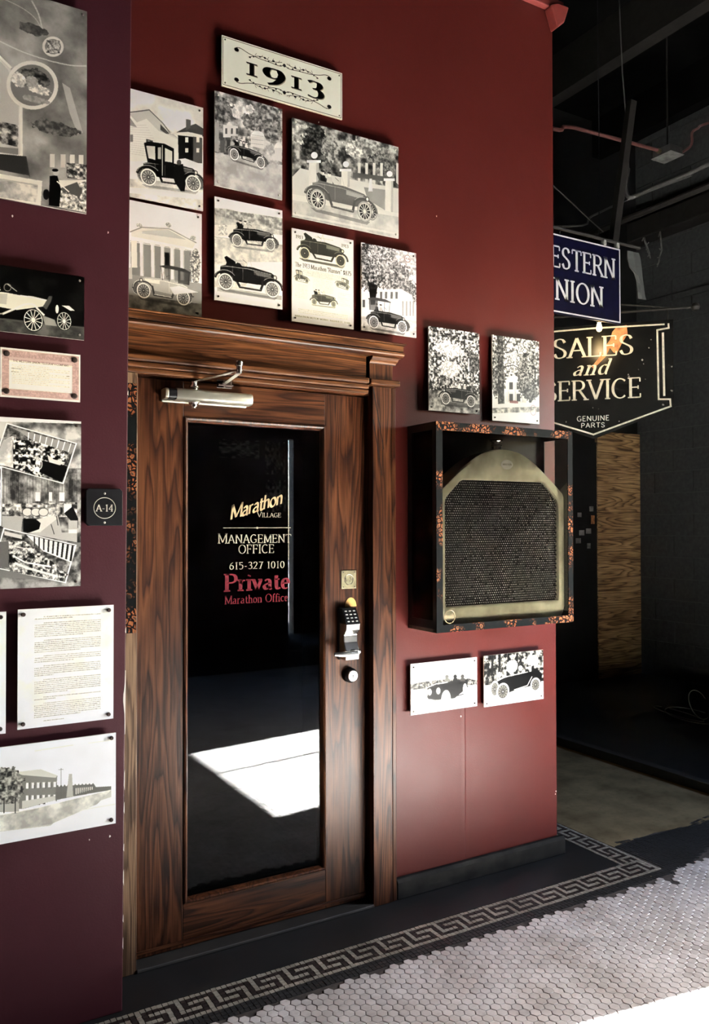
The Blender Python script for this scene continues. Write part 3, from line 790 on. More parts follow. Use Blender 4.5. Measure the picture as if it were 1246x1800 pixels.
# plain dark band outside the border, and its worn run to the right
for i in range(-36, 300):
    x = 1.066 + PX * (i + .5)
    if x > 5.3: break
    for r in range(0, 20):
        y = Y_OUT - PY * (r + .5)
        if x > X_OUT + PX: y = -0.06 - PY * (r + .5) + .02 * math.sin(x * 7)
        if x <= X_OUT + PX and r > 2: continue
        if x > X_OUT + PX and (y < -0.47 + min(.16, (x - 2.9) * .33) or y < -.47): continue
        sq.append((x, y, None))
a = .0082; z0, z1 = -.006, -.0004
sv = [(-a, -a, z0), (a, -a, z0), (a, a, z0), (-a, a, z0), (-a * .93, -a * .93, z1), (a * .93, -a * .93, z1), (a * .93, a * .93, z1), (-a * .93, a * .93, z1)]
sf = [(4, 5, 6, 7), (0, 1, 5, 4), (1, 2, 6, 5), (2, 3, 7, 6), (3, 0, 4, 7)]
mw = flat_mesh('mosaic_tile', sv, sf, M['tess_w']); mk = flat_mesh('mosaic_tile', sv, sf, M['tess_b'])
vis = sorted((d, k) for k, (x, y, w) in enumerate(sq) if w is not None for d in [in_frame((x, y, 0), 0)] if d is not None and at(0, 0) is not None and x > .64)
near = set(k for _, k in vis[:300])
rest = {True: MB(), False: MB(), None: MB()}
for k, (x, y, w) in enumerate(sq):
    dx, dy, dz, rot = R.uniform(-.0007, .0007), R.uniform(-.0007, .0007), R.uniform(-.0008, .0004), R.uniform(-.07, .07)
    if k in near:
        o = bpy.data.objects.new('mosaic_tile', mw if w else mk); COL.objects.link(o); o.parent = floor; o.location = (x + dx, y + dy, dz); o.rotation_euler.z = rot
    else:
        c, s = math.cos(rot), math.sin(rot)
        rest[w if w is None else bool(w)].add([(x + dx + p[0] * c - p[1] * s, y + dy + p[0] * s + p[1] * c, p[2] + dz) for p in sv], sf)
build('pale_mosaic_tiles', rest[True], M['tess_w'], floor, kind='stuff', recalc=False)
build('dark_mosaic_tiles', rest[False], M['tess_b'], floor, kind='stuff', recalc=False)
build('black_mosaic_tiles', rest[None], M['tess_k'], floor, kind='stuff', recalc=False)
build('slate_strip', MB().box(-2.0, X_IN - .001, Y_IN + .0015, 0.14, -.02, -.0005), M['slab'], floor)
build('worn_floor', MB().prism([(X_OUT + .004, -.085), (3.3, -.06), (3.6, -.10), (4.05, -.07), (4.05, 2.76), (X_OUT + .004, 2.76)], 'z', -.02, -.0008), M['oldfloor'], floor)
build('floor_patch', MB().box(2.71, X_IN, Y_IN + PX * 75, 2.76, -.02, -.001), M['slab'], floor)
# raised black floor beyond the kerb
st = struct('floor_step', MB().prism([(4.05, -.6), (6.5, -.6), (6.5, 2.76), (4.05, 2.76)], 'z', -.003, .05), M['slab'], bevel=.004)
build('kerb_strip', MB().prism([(4.035, -.6), (4.10, -.6), (4.10, 2.76), (4.035, 2.76)], 'z', -.003, .054), M['dusty'], st, bevel=.004)

# ---- red wall that holds the door
mb = MB(); mb.box(-.4, .705, 0, .14, 0, WT); mb.box(.705, 1.752, 0, .14, 2.06, WT); mb.box(1.752, 2.712, 0, .14, 0, WT)
wall_back = struct('wall_back', mb, M['red'])
build('wall_seam', MB().prism([(2.166, 0), (2.160, -.0006), (2.178, -.0013), (2.184, 0)], 'z', .08, .75), M['red'], wall_back)
ch = MB()
for (px, py, r) in ((977, 1391, .004), (976, 1396, .003), (810, 1259, .0035), (767, 380, .003), (560, 215, .0025)):
    p = at(px, py); n = 6
    pts = [(p[0] + r * R.uniform(.6, 1.2) * math.cos(t), p[2] + r * 1.3 * R.uniform(.6, 1.2) * math.sin(t)) for t in [k * math.tau / n for k in range(n)]]
    ch.prism(pts, 'y', -.0008, .001)
build('paint_chips', ch, M['plaster'], wall_back, kind='stuff')
mb = MB(); mb.box(-.4, 2.76, -.03, .18, WT, WT + .05)
build('wall_cap', mb, M['bracketpaint'], wall_back, bevel=.006)
t = struct('trim_1', MB().prism([(2.66, WT - .004), (2.70, WT - .10), (2.745, WT - .06), (2.775, WT + .02), (2.70, WT + .02)], 'y', -.05, .0), M['bracketpaint'], bevel=.008)
build('partition', MB().box(2.57, 2.705, .14, 2.76, 0, 5.4), M['blackpaint'], wall_back)
# base board
bb = struct('baseboard_right', MB().prism([(0, 0), (-.028, 0), (-.028, .066), (-.018, .080), (0, .080)], 'x', 1.815, 2.738), [M['basetop']], bevel=.003)

# ---- projecting maroon wall at the left
mb = MB(); mb.add([(-3, LW, 0), (.6625, LW, 0), (.6625, 0, 0), (-3, 0, 0), (-3, LW, 4.2), (.690, LW, 4.2), (.690, 0, 4.2), (-3, 0, 4.2)],
                  [(0, 3, 2, 1), (4, 5, 6, 7), (0, 1, 5, 4), (1, 2, 6, 5), (2, 3, 7, 6), (3, 0, 4, 7)])
wall_left = struct('wall_left', mb, M['maroon'], bevel=.003)
def edge_x(z): return .6625 + (.690 - .6625) * z / 4.2
ch = MB()
zz = [.86, .90, .925, .95, .965, .985, 1.0, 1.02, 1.06]
wd = [.0006, .0012, .002, .0045, .006, .0055, .003, .0015, .0006]
vs = []
for z, w in zip(zz, wd): vs += [(edge_x(z) - w - .0005, LW - .0012, z), (edge_x(z) + .0006, LW - .0012, z)]
ch.add(vs, [(2 * i, 2 * i + 1, 2 * i + 3, 2 * i + 2) for i in range(len(zz) - 1)])
for (z, h) in ((.70, .05), (.62, .03), (.50, .02), (.40, .04), (.28, .02), (.2, .03), (1.18, .015), (1.93, .012)):
    ch.add([(edge_x(z) - .0018, LW - .001, z), (edge_x(z) + .0006, LW - .001, z - h * .3), (edge_x(z) + .0006, LW - .001, z + h), (edge_x(z) - .0008, LW - .001, z + h * .8)], [(0, 1, 2, 3)])
for (px, py, r) in ((193, 1470, .0035), (157, 1476, .002), (190, 409, .003), (22, 380, .003)):
    p = at(px, py, LW); pts = [(p[0] + r * R.uniform(.5, 1) * math.cos(k), p[2] + r * 1.5 * R.uniform(.5, 1) * math.sin(k)) for k in range(6)]
    ch.prism(pts, 'y', LW - .001, LW + .001)
build('chipped_paint', ch, M['plaster'], wall_left, kind='stuff', recalc=False)

# ---- the rest of the hall, mostly out of frame
struct('ceiling', MB().box(-3.1, 6.6, -7.6, 2.9, 5.4, 5.6), M['ceil'])
struct('wall_far_left', MB().box(-3.15, -3, -7.6, 2.9, 0, 5.4), M['darkwall'])
mb = MB(); mb.box(-3, 4.925, -7.55, -7.4, 0, 5.4); mb.box(5.005, 5.55, -7.55, -7.4, 0, 5.4); mb.box(4.925, 5.005, -7.55, -7.4, 2.72, 5.4)
struct('wall_front', mb, M['darkwall'])
mb = MB(); X0, X1 = DOOR_X, DOOR_X + .15
mb.box(X0, X1, -7.4, DY0, 0, 5.4); mb.box(X0, X1, DY1, -.6, 0, 5.4); mb.box(X0, X1, DY0, DY1, DZ, 5.4); mb.box(X0, X1, DY0, DY1, 0, SILL)
struct('wall_right', mb, M['darkwall'])
mb = MB(); ym = -2.365
mb.box(X0 + .04, X0 + .08, ym - .012, ym + .012, SILL, DZ)
struct('window_1', mb, M['steel_dark'])
mb = MB(); mb.box(X1 - .15, 6.5, -.6, -.45, 0, 5.4)
struct('wall_jog', mb, M['blackpaint'])
mb = MB(); mb.box(-3, 6.5, 2.76, 2.9, 0, 5.4); struct('wall_passage_end', mb, M['blackpaint'])
struct('pavement', MB().box(5.55, 30, -30, 30, -.3, -.02), M['concrete'])

# block wall, block by block where it shows
wb = struct('wall_block', MB().box(6.508, 6.65, -.6, 2.9, 0, 5.4), M['mortar'])
def blk_mesh(L):
    m_ = MB(); m_.box(0, .02, 0, L - .009, 0, .194); me = bpy.data.meshes.new('block'); me.from_pydata(m_.v, [], m_.f); me.materials.append(M['cinder']); return me
bl = {}
for r in range(-1, 26):
    z = .19 + .203 * r + .0045
    y = 2.556 + .436 * 1 if r % 2 == 0 else 2.338 + .436
    y = y - .436
    ys = [2.76]
    while y > .3: ys.append(y); y -= .436
    for y1, y0 in zip(ys[:-1], ys[1:]):
        L = round(y1 - y0, 3)
        if z < 0: continue
        if L not in bl: bl[L] = blk_mesh(L)
        o = bpy.data.objects.new('block', bl[L]); COL.objects.link(o); o.parent = wb; o.location = (6.5 - R.uniform(0, .002), y0 + .0045, z)

# ---- passage ceiling: joists, pipes
def joist(name, x0, x1, z0, z1, label, mat='ceil'):
    t = struct(name, MB().box(x0, x1, -.45, 2.76, z0, z1), M[mat]); return t
p = atz(1060, 125, 5.05); joist('trim_3', p[0] - .06, p[0] + .06, 5.05, 5.4, '', 'steel_dark')
joist('trim_4', p[0] + 1.05, p[0] + 1.17, 5.05, 5.4, ''); joist('trim_5', p[0] - 1.1, p[0] - .98, 5.05, 5.4, '')
struct('trim_6', MB().box(6.30, 6.5, -.45, 2.70, 4.27, 4.46), M['steel_dark'], bevel=.01)
struct('trim_7', MB().tube([(6.488, y, 3.70 + .01 * math.sin(y * 3)) for y in np.linspace(.6, 2.74, 12)], .008), M['blackpaint'])

# ================================================================== THE DOOR
DX0, DX1, DZ1 = .762, 1.697, 2.034
fr = thing('trim_8', None, None, (1.2, 0, 0), kind='structure')
build('casing_right', MB().box(1.700, 1.790, -.030, .0, 0, 2.072), M['oak_v'], fr, bevel=.002)
build('casing_bead', MB().box(1.7925, 1.812, -.027, .0, 0, 2.072), M['oak_v'], fr, bevel=.003)
build('jamb_right', MB().box(1.7005, 1.7515, .0005, .14, 0, 2.05), M['oak_v'], fr)
build('casing_left', MB().box(.645, .758, -.030, .0, 0, 2.037), M['oak_pale'], fr, bevel=.002)
build('jamb_left', MB().box(.7055, .758, .0005, .14, 0, 2.05), M['oak_v'], fr)
build('jamb_head', MB().box(.758, 1.70, .0005, .14, 2.038, 2.0595), M['oak_h'], fr)
tp = MB(); tp.box(.66, .7545, -.0315, -.0302, 1.15, 2.0)
build('tortoise_tape', tp, M['burl'], fr, label='peeling black and copper tape on the left casing')
HX0 = .645
build('stop_moulding', MB().box(HX0, 1.676, -.037, .0, 2.038, 2.0545), M['oak_dark'], fr, bevel=.003)
build('lower_moulding', MB().box(HX0, 1.672, -.048, .0, 2.0555, 2.0735), M['oak_dark'], fr, bevel=.004)
build('ledge_moulding', MB().box(HX0, 1.668, -.060, .0, 2.0750, 2.098), M['oak_dark'], fr, bevel=.005)
build('frieze_board', MB().box(HX0, 1.6665, -.036, .0, 2.0985, 2.187), M['oak_dark'], fr, bevel=.001)
build('block_ledge', MB().box(1.674, 1.812, -.062, .0, 2.0735, 2.097), M['oak_dark'], fr, bevel=.004)
build('corner_block', MB().box(1.676, 1.786, -.045, .0, 2.0975, 2.160), M['oak_v'], fr, bevel=.002)
pr = [(0, 2.160), (-.046, 2.160), (-.050, 2.166), (-.062, 2.172), (-.070, 2.180), (-.070, 2.1865), (0, 2.1865)]
build('corner_capital', MB().prism(pr, 'x', 1.676, 1.800), M['oak_dark'], fr, bevel=.001)
pr = [(0, 2.187), (-.062, 2.187), (-.078, 2.194), (-.082, 2.199), (-.082, 2.206), (0, 2.206)]
build('crown_moulding', MB().prism(pr, 'x', HX0, 1.820), M['oak_dark'], fr, bevel=.001)
build('cornice_board', MB().box(HX0, 1.818, -.078, .0, 2.2115, 2.236), M['oak_dark'], fr, bevel=.002)
build('cornice_gap', MB().box(HX0, 1.812, -.066, .0, 2.206, 2.2115), M['core'], fr)
build('cornice_cap', MB().box(HX0, 1.824, -.090, .0, 2.236, 2.2425), M['oak_dark'], fr, bevel=.002)
# two slanting gouges in the right casing
for (a_, b_) in (((655, 683), (674, 790)), ((655, 738), (671, 836))):
    p, q = at(*a_, -.0305), at(*b_, -.0305)
    p[0] = max(p[0], 1.7015)
    w = .0028
    build('gouge', MB().add([(p[0] - w * .3, -.0306, p[2]), (p[0] + w, -.0306, p[2] + .004), (q[0] + w * .8, -.0306, q[2] + .004), (q[0], -.0306, q[2] - .004)], [(0, 1, 2, 3)]), M['core'], fr, recalc=False)
build('sill', MB().box(.758, 1.70, -.035, .14, 0, .012), M['dusty'], fr, bevel=.003)

door = thing('door_1', None, None, ((DX0 + DX1) / 2, .05, .0), kind='structure')
GX0, GX1, GZ0, GZ1 = .940, 1.514, .168, 1.906
DY, DB = .028, .072
build('stile', MB().box(DX0, GX0 - .001, DY, DB, .016, DZ1), M['oak_v'], door, bevel=.0015)
build('stile', MB().box(GX1 + .001, DX1, DY, DB, .016, DZ1), M['oak_v'], door, bevel=.0015)
build('top_rail', MB().box(GX0, GX1, DY, DB, GZ1 + .001, DZ1), M['oak_h'], door, bevel=.0015)
build('bottom_rail', MB().box(GX0, GX1, DY, DB, .016, GZ0 - .001), M['oak_h'], door, bevel=.0015)
build('kick_edge', MB().box(DX0, DX1, DY - .006, DY - .0003, .030, .042), M['oak_h'], door, bevel=.002)
# glazing bead: a raised, mitred moulding around the pane
def bead(x0, x1, z0, z1, w, yo, yi, yd):
    o_ = [(x0, z0), (x1, z0), (x1, z1), (x0, z1)]
    def ins(d): return [(x0 + d, z0 + d), (x1 - d, z0 + d), (x1 - d, z1 - d), (x0 + d, z1 - d)]
    prof = [(0, DY), (.001, yo), (.006, yo - .003), (.011, yo), (w, yi), (w, yd), (0, yd)]
    mb = MB(); loops = [[(x, y, z) for x, z in ins(d)] for d, y in prof]
    for k in range(len(loops)):
        a_, b_ = loops[k], loops[(k + 1) % len(loops)]
        base = len(mb.v); mb.v += a_ + b_
        for i in range(4): mb.f.append((base + i, base + (i + 1) % 4, base + 4 + (i + 1) % 4, base + 4 + i)); mb.mi.append(0)
    return mb
build('glazing_bead', bead(GX0, GX1, GZ0, GZ1, .018, DY - .006, DY + .008, DB), M['oak_v'], door)
PY_ = DY + .012
gp = build('glass_pane', MB().box(GX0 + .019, GX1 - .019, PY_, PY_ + .005, GZ0 + .019, GZ1 - .019), M['glass'], door)
LY = PY_ - .0012
U, V = (1, 0, 0), (0, 0, 1)
def glass_text(name, s, x0, x1, y, h_px, mat, **kw):
    a_, b_ = at(x0, y, LY), at(x1, y, LY)
    h = at(x0, y - h_px, LY)[2] - at(x0, y, LY)[2]
    return text_part(name, s, (a_[0], LY, a_[2]), U, V, door, M[mat], h=h, width=b_[0] - a_[0], **kw)
text_part('gold_lettering', 'Marathon', (at(404, 914, LY)[0], LY, at(404, 914, LY)[2]), U, V, door, M['gold'], rot=math.radians(16.5), h=.050, width=.225, thick=.19, thin=.10, nib=35, serif=False, shear=.45, track=-.06)
glass_text('small_lettering', 'VILLAGE', 452, 494, 909, 9, 'glassletter', thick=.13, thin=.06, caps_small=.82, track=.05)
glass_text('office_lettering', 'MANAGEMENT', 383, 512, 955, 17, 'glassletter', thick=.13, thin=.06, nib=10, caps_small=.86, track=.08)
glass_text('office_lettering', 'OFFICE', 419, 482, 973, 15, 'glassletter', thick=.13, thin=.06, nib=10, track=.08)
glass_text('phone_lettering', '615-327 1010', 403, 500, 1001, 12, 'glassletter', thick=.15, thin=.08, nib=10, track=.14)
glass_text('red_lettering', 'Private', 395, 509, 1039, 29, 'redletter', thick=.22, thin=.09, nib=8, track=.06)
glass_text('red_lettering', 'Marathon Office', 395, 506, 1062, 14, 'redletter', thick=.14, thin=.07, nib=8, track=.05)
a_, b_ = at(392, 928, LY), at(511, 928, LY)
mb = MB(); mb.box(a_[0], b_[0], LY - .0002, LY, a_[2] - .0012, a_[2] + .0012)
c_ = at(452, 928, LY); mb.prism([(c_[0] + .0045 * math.cos(k * math.pi / 4), c_[2] + .0045 * math.sin(k * math.pi / 4)) for k in range(8)], 'y', LY - .0004, LY)
build('rule_line', mb, M['glassletter'], door)
# hinges
for z0_, z1_ in ((1.80, 1.93), (.985, 1.115), (.185, .30)):
    x, y = .7600, .014
    h = MB(); n = 5; L = (z1_ - z0_) / n
    for k in range(n): h.cyl((x, y, z0_ + k * L + .0006), (x, y, z0_ + (k + 1) * L - .0006), .0065, n=12)
    h.lathe([(.004, 0), (.0055, .004), (.002, .010)], (x, y, z1_), 'z', 10); h.lathe([(.002, -.010), (.0055, -.004), (.004, 0)], (x, y, z0_), 'z', 10)
    h.box(x, x + .012, DY - .002, DY - .0002, z0_, z1_)
    build('hinge', h, M['steel_dark'] if z0_ > 1.5 else M['silverpaint'], door, smooth=True)
# door closer
cl = thing('door_closer', 'silver overhead door closer with a jointed arm on the oak door', 'door closer', (1.0, DY, 1.95))
p0, p1 = at(303, 697, -.02), at(441, 706, -.02)
zc = (at(372, 698, -.02)[2]); x0_, x1_ = at(308, 700, -.02)[0], at(441, 700, -.02)[0]
def body_loop(x, k=1.0):
    L = []
    for a_ in range(0, 360, 18):
        ca, sa = math.cos(math.radians(a_)), math.sin(math.radians(a_))
        e = .55
        L.append((x, -.012 + .030 * k * math.copysign(abs(ca) ** e, ca), zc + .022 * k * math.copysign(abs(sa) ** e, sa)))
    return L
mb = MB(); mb.loft([body_loop(x0_ + .001, .93), body_loop(x0_ + .004), body_loop(x1_ - .004), body_loop(x1_, .94)])
build('body', mb, M['silverpaint'], cl, smooth=True)
xe = at(288, 690, -.02)[0]
mb = MB(); mb.loft([body_loop(x0_ + .001, .90), body_loop(xe + .014, .88)]); build('end_band', mb, M['blackplastic'], cl)
mb = MB(); mb.loft([body_loop(xe + .013, .90), body_loop(xe + .001, .86)]); build('end_cap', mb, M['silverpaint'], cl, bevel=.002)
build('back_plate', MB().box(xe + .004, x1_ - .003, DY - .012, DY - .0003, zc - .024, zc + .020), M['silverpaint'], cl, bevel=.002)
xp = at(341, 660, -.012)[0]
mb = MB(); mb.lathe([(.014, .0), (.014, .006), (.018, .008), (.018, .014), (.012, .016), (.012, .034), (.010, .036)], (xp, -.012, zc + .021), 'z', 16)
build('pinion', mb, M['chrome'], cl, smooth=True)
mb = MB(); mb.lathe([(.009, -.024), (.006, -.020), (.011, -.018), (.011, -.010), (.018, -.009), (.020, -.004), (.016, 0)], (xp, -.012, zc - .020), 'z', 16)
build('lower_nut', mb, M['chrome'], cl, smooth=True)
za = zc + .052
el = atz(420, 649, za + .003); pv = Vector((xp, -.012, za))
EL = Vector((el[0], el[1], za))
def bar(p, q, w, h):
    d = (q - p).normalized(); n_ = Vector((-d.y, d.x, 0)).normalized() * (w / 2); u_ = Vector((0, 0, h / 2))
    mb = MB(); v = []
    for c_ in (p, q):
        v += [c_ + n_ + u_, c_ - n_ + u_, c_ - n_ - u_, c_ + n_ - u_]
    return mb.add(v, [(0, 1, 2, 3), (7, 6, 5, 4), (0, 4, 5, 1), (1, 5, 6, 2), (2, 6, 7, 3), (3, 7, 4, 0)])
mb = bar(pv - (EL - pv).normalized() * .012, EL + (EL - pv).normalized() * .006, .020, .006)
build('main_arm', mb, M['chrome'], cl, bevel=.0015)
mb = MB(); mb.lathe([(.006, -.012), (.010, -.010), (.010, .012), (.013, .014), (.013, .026), (.010, .030)], tuple(EL), 'z', 14)
build('elbow', mb, M['chrome'], cl, smooth=True)
fb = Vector((at(392, 657, -.055)[0], -.055, at(392, 657, -.055)[2] + .001))
build('forearm', bar(Vector((EL.x, EL.y, EL.z - .009)), Vector((fb.x, fb.y, EL.z - .009)), .016, .005), M['chrome'], cl, bevel=.001)
mb = MB(); mb.box(fb.x - .022, fb.x + .034, -.068, -.0485, EL.z - .016, EL.z - .010); mb.box(fb.x - .022, fb.x + .034, -.0525, -.0485, EL.z - .022, EL.z + .008)
mb.cyl((fb.x, -.060, EL.z - .022), (fb.x, -.060, EL.z + .004), .006, n=12)
build('shoe', mb, M['screw_dark'], cl, bevel=.001)
# key plate
p, q = at(600, 1003, DY - .003), at(626, 1034, DY - .003)
kp = thing('lock_plate', 'small square brass plate with a raised ring above the keypad lock', 'plate', ((p[0] + q[0]) / 2, DY, q[2]))
mb = MB(); mb.box(p[0], q[0], DY - .004, DY - .0003, q[2], p[2]); build('plate', mb, M['brass_dull'], kp, bevel=.0012)
cxk, czk = (p[0] + q[0]) / 2, (p[2] + q[2]) / 2
mb = MB(); mb.tube([(cxk + .020 * math.cos(t), DY - .0042, czk + .020 * math.sin(t)) for t in np.linspace(0, math.tau, 33)[:-1]], .0014, 6, closed=True)
build('ring', mb, M['screw_light'], kp, smooth=True)
mb = MB()
for k, s_ in enumerate(('A', '2', '4')): pass
qs, w_ = text_quads('A-24', h=.016, thick=.2, thin=.1, serif=False)
for q_ in qs: mb.add([(cxk - w_ / 2 + a, DY - .0043, czk - .008 + b) for a, b in q_], [(0, 1, 2, 3)])
for dx_ in (-1, 1):
    for dz_ in (-1, 1): mb.lathe([(.0025, 0), (.0025, -.0015), (.001, -.002)], (cxk + dx_ * (q[0] - p[0]) * .38, DY - .004, czk + dz_ * (p[2] - q[2]) * .40), 'y', 8)
build('raised_marks', mb, M['screw_dark'], kp)
# keypad lever lock
cx_ = at(612, 1120, 0)[0]; zt = at(612, 1068, -.0)[2]; zb = at(620, 1163, -.035)[2]
lk = thing('keypad_lock', 'black keypad lock with a silver lever handle on the right stile', 'lock', (cx_, DY, zb))
w = .036
Z = lambda k: zb + (zt - zb) * k
# black rear case
build('rear_case', MB().box(cx_ - w, cx_ + w - .002, DY - .016, DY - .0003, zb + .002, zt), M['blackplastic'], lk, bevel=.006)
# silver shell: side profile (y,z) swept across
sh = [(-.010 + DY, Z(.03)), (-.062 + DY, Z(.03)), (-.064 + DY, Z(.20)), (-.050 + DY, Z(.36)), (-.048 + DY, Z(.50)), (-.068 + DY, Z(.60)), (-.071 + DY, Z(.71)), (-.017 + DY, Z(.71))]
build('silver_shell', MB().prism(sh, 'x', cx_ - w + .004, cx_ + w - .006), M['chrome'], lk, bevel=.003)
kpd = [(-.017 + DY, Z(.7105)), (-.0715 + DY, Z(.7105)), (-.036 + DY, Z(.995)), (-.017 + DY, Z(.995))]
pad = build('keypad', MB().prism(kpd, 'x', cx_ - w + .003, cx_ + w - .005), M['blackplastic'], lk, bevel=.0015)
a0 = Vector((0, -.0715 + DY, Z(.7105))); a1 = Vector((0, -.036 + DY, Z(.995))); dv = (a1 - a0); nn = Vector((0, -dv.z, dv.y)).normalized()
if nn.y > 0: nn = -nn
key0 = None
for r_ in range(4):
    for c_ in range(3):
        ce = a0 + dv * (.16 + r_ * .215) + Vector((cx_ - .001 + (c_ - 1) * .0185, 0, 0))
        if key0 is None:
            mb = MB(); ux = Vector((1, 0, 0)) * .0048; uv_ = dv.normalized() * .0022
            base = [-ux - uv_, ux - uv_, ux + uv_, -ux + uv_]
            mb.add([ce + v for v in base] + [ce + v * .9 + nn * .0018 for v in base], [(0, 1, 2, 3), (4, 5, 6, 7), (0, 1, 5, 4), (1, 2, 6, 5), (2, 3, 7, 6), (3, 0, 4, 7)])
            key0 = build('key', mb, M['whiteenamel'], pad); kc = ce.copy()
        else:
            o = key0.copy(); COL.objects.link(o); o.parent = pad; o.location = key0.location + (ce - kc)
hub = MB(); hub.cyl((cx_ + .002, DY - .055, Z(.155)), (cx_ + .002, DY - .084, Z(.155)), .017, .016, n=20)
build('lever_hub', hub, M['chrome'], lk, smooth=True)
lev = [Vector((cx_ + .010, DY - .080, Z(.155))), Vector((cx_ - .03, DY - .081, Z(.16))), Vector((cx_ - .06, DY - .080, Z(.165))), Vector((cx_ - .088, DY - .074, Z(.175)))]
mb = MB(); loops = []
for p_, (hy, hz) in zip(lev, ((.008, .013), (.008, .0125), (.0065, .010), (.005, .008))):
    loops.append([(p_.x, p_.y + hy * math.copysign(abs(math.cos(t)) ** .6, math.cos(t)), p_.z + hz * math.copysign(abs(math.sin(t)) ** .6, math.sin(t))) for t in np.linspace(0, math.tau, 17)[:-1]])
mb.loft(loops); build('lever', mb, M['chrome'], lk, smooth=True)
mb = MB(); mb.cyl((cx_ + w - .010, DY - .05, Z(.17)), (cx_ + w + .003, DY - .05, Z(.17)), .010, n=14); build('turn_button', mb, M['chrome'], lk, bevel=.001)
# sun glint above the keypad, painted as a yellow half round disc
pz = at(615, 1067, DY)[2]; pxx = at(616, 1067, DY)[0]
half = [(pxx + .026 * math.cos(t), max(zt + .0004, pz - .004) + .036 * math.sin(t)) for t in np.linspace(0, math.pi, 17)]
build('glint_disc', MB().prism(half, 'y', DY - .0025, DY - .0002), simple('yellow_glint', (0.60, 0.36, 0.11), 0.35, 0.2), lk, label='yellow half round disc painted as a sun glint')
# dead bolt
pb = at(613, 1186, DY)
db = thing('dead_bolt', 'round silver dead bolt cylinder below the lever handle', 'lock', (pb[0], DY, pb[2]))
mb = MB(); mb.lathe([(.030, -.0003), (.029, -.020), (.024, -.026)], (pb[0], DY, pb[2]), 'y', 28); build('collar', mb, M['blackplastic'], db, smooth=True)
mb = MB(); mb.lathe([(.0225, -.0255), (.0225, -.033), (.021, -.035)], (pb[0], DY, pb[2]), 'y', 28); build('face', mb, M['chrome'], db, smooth=True)
mb = MB(); mb.box(pb[0] - .0012, pb[0] + .0012, DY - .0356, DY - .0350, pb[2] - .009, pb[2] + .002); mb.lathe([(.0026, -.0350), (.0026, -.0356)], (pb[0], DY, pb[2] + .002), 'y', 10)
build('keyhole', mb, M['core'], db)
# dark room behind the glass
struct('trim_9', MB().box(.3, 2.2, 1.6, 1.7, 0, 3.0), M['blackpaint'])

# ================================================================== PICTURES ON THE WALLS
FACE = -0.029
def quadrect(tl, tr, bl, br, Y=FACE):
    a_, b_, c_, d_ = (at(*p, Y) for p in (tl, tr, bl, br))
    return (a_[0] + c_[0]) / 2, (b_[0] + d_[0]) / 2, (c_[2] + d_[2]) / 2, (a_[2] + b_[2]) / 2
def canvas(w, h, **k): return Pic(int(w * 1150), int(h * 1150), **k)
GR = 'old photographs above the oak door'

# 1913 board
x0, x1, z0, z1 = quadrect((389.6, 62), (600.5, 128), (389.6, 152), (602, 209))
p = Pic(int((x1 - x0) * 1500), int((z1 - z0) * 1500), bg=.97, tint=(1.0, .95, .80))
p.quad((48, 62), (1145, 412), (48, 530), (1158, 832))
W_, H_ = p.w, p.h
p.rline([(7, 8), (W_ - 7, 8), (W_ - 7, H_ - 8), (7, H_ - 8), (7, 8)], 3, .25)
def scroll(pic, y0, sgn):
    for mir in (1, -1):
        cx = lambda u: W_ * (.5 + mir * (u - .5))
        pic.rell(cx(.115), y0, W_ * .018, H_ * .040, .06)
        c = smooth_curve([(cx(.115), y0 - sgn * H_ * .045), (cx(.15), y0 - sgn * H_ * .05), (cx(.21), y0 + sgn * H_ * .00), (cx(.29), y0 + sgn * H_ * .035), (cx(.38), y0 + sgn * H_ * .045), (cx(.46), y0 + sgn * H_ * .06), (cx(.5), y0 + sgn * H_ * .01)])
        pic.rline(c, 3.2, .08)
        c2 = smooth_curve([(cx(.21), y0 + sgn * H_ * .07), (cx(.27), y0 + sgn * H_ * .01), (cx(.33), y0 - sgn * H_ * .02), (cx(.38), y0 + sgn * H_ * .02), (cx(.44), y0 + sgn * H_ * .0), (cx(.48), y0 - sgn * H_ * .03)])
        pic.rline(c2, 2.6, .1)
        for u, v, r in ((.22, .07, 1), (.25, .04, .7), (.30, .0, .9), (.34, -.01, 1.2), (.37, .04, .9), (.41, .0, 1.3), (.43, .04, .9), (.47, .05, .8)):
            pic.rell(cx(u), y0 + sgn * H_ * v, W_ * .008 * r, H_ * .016 * r, .06)
        for u in (.26, .31, .36, .40, .45): pic.rline([(cx(u), y0 + sgn * H_ * .0), (cx(u + .012), y0 - sgn * H_ * .05)], 1.6, .15)
    pic.rell(W_ * .5, y0 + sgn * H_ * .02, W_ * .012, H_ * .035, .05)
scroll(p, H_ * .20, 1); scroll(p, H_ * .80, -1)
for dx_, dy_, v in ((4, 4, .55), (0, 0, .05)):
    for s_, u0, u1, hh, yb in (('1', .20, .27, .23, .62), ('9', .33, .50, .34, .70), ('1', .565, .635, .23, .62), ('3', .68, .83, .34, .70)):
        w_ = (u1 - u0) * W_
        if s_ == '1':
            cxm = (u0 + u1) / 2 * W_ + dx_
            p.raw([(cxm - w_ * .26, H_ * (yb - hh) + dy_), (cxm + w_ * .26, H_ * (yb - hh) + dy_), (cxm + w_ * .26, H_ * yb + dy_), (cxm - w_ * .26, H_ * yb + dy_)], v)
            for yy in (yb - hh, yb): p.raw([(cxm - w_ * .62, H_ * yy - 3 + dy_), (cxm + w_ * .62, H_ * yy - 3 + dy_), (cxm + w_ * .62, H_ * yy + 3 + dy_), (cxm - w_ * .62, H_ * yy + 3 + dy_)], v)
        else: p.text(s_, u0 * W_ + dx_, H_ * yb + dy_, H_ * hh, width=w_, val=v, thick=.24, thin=.06, nib=0, serif=False)
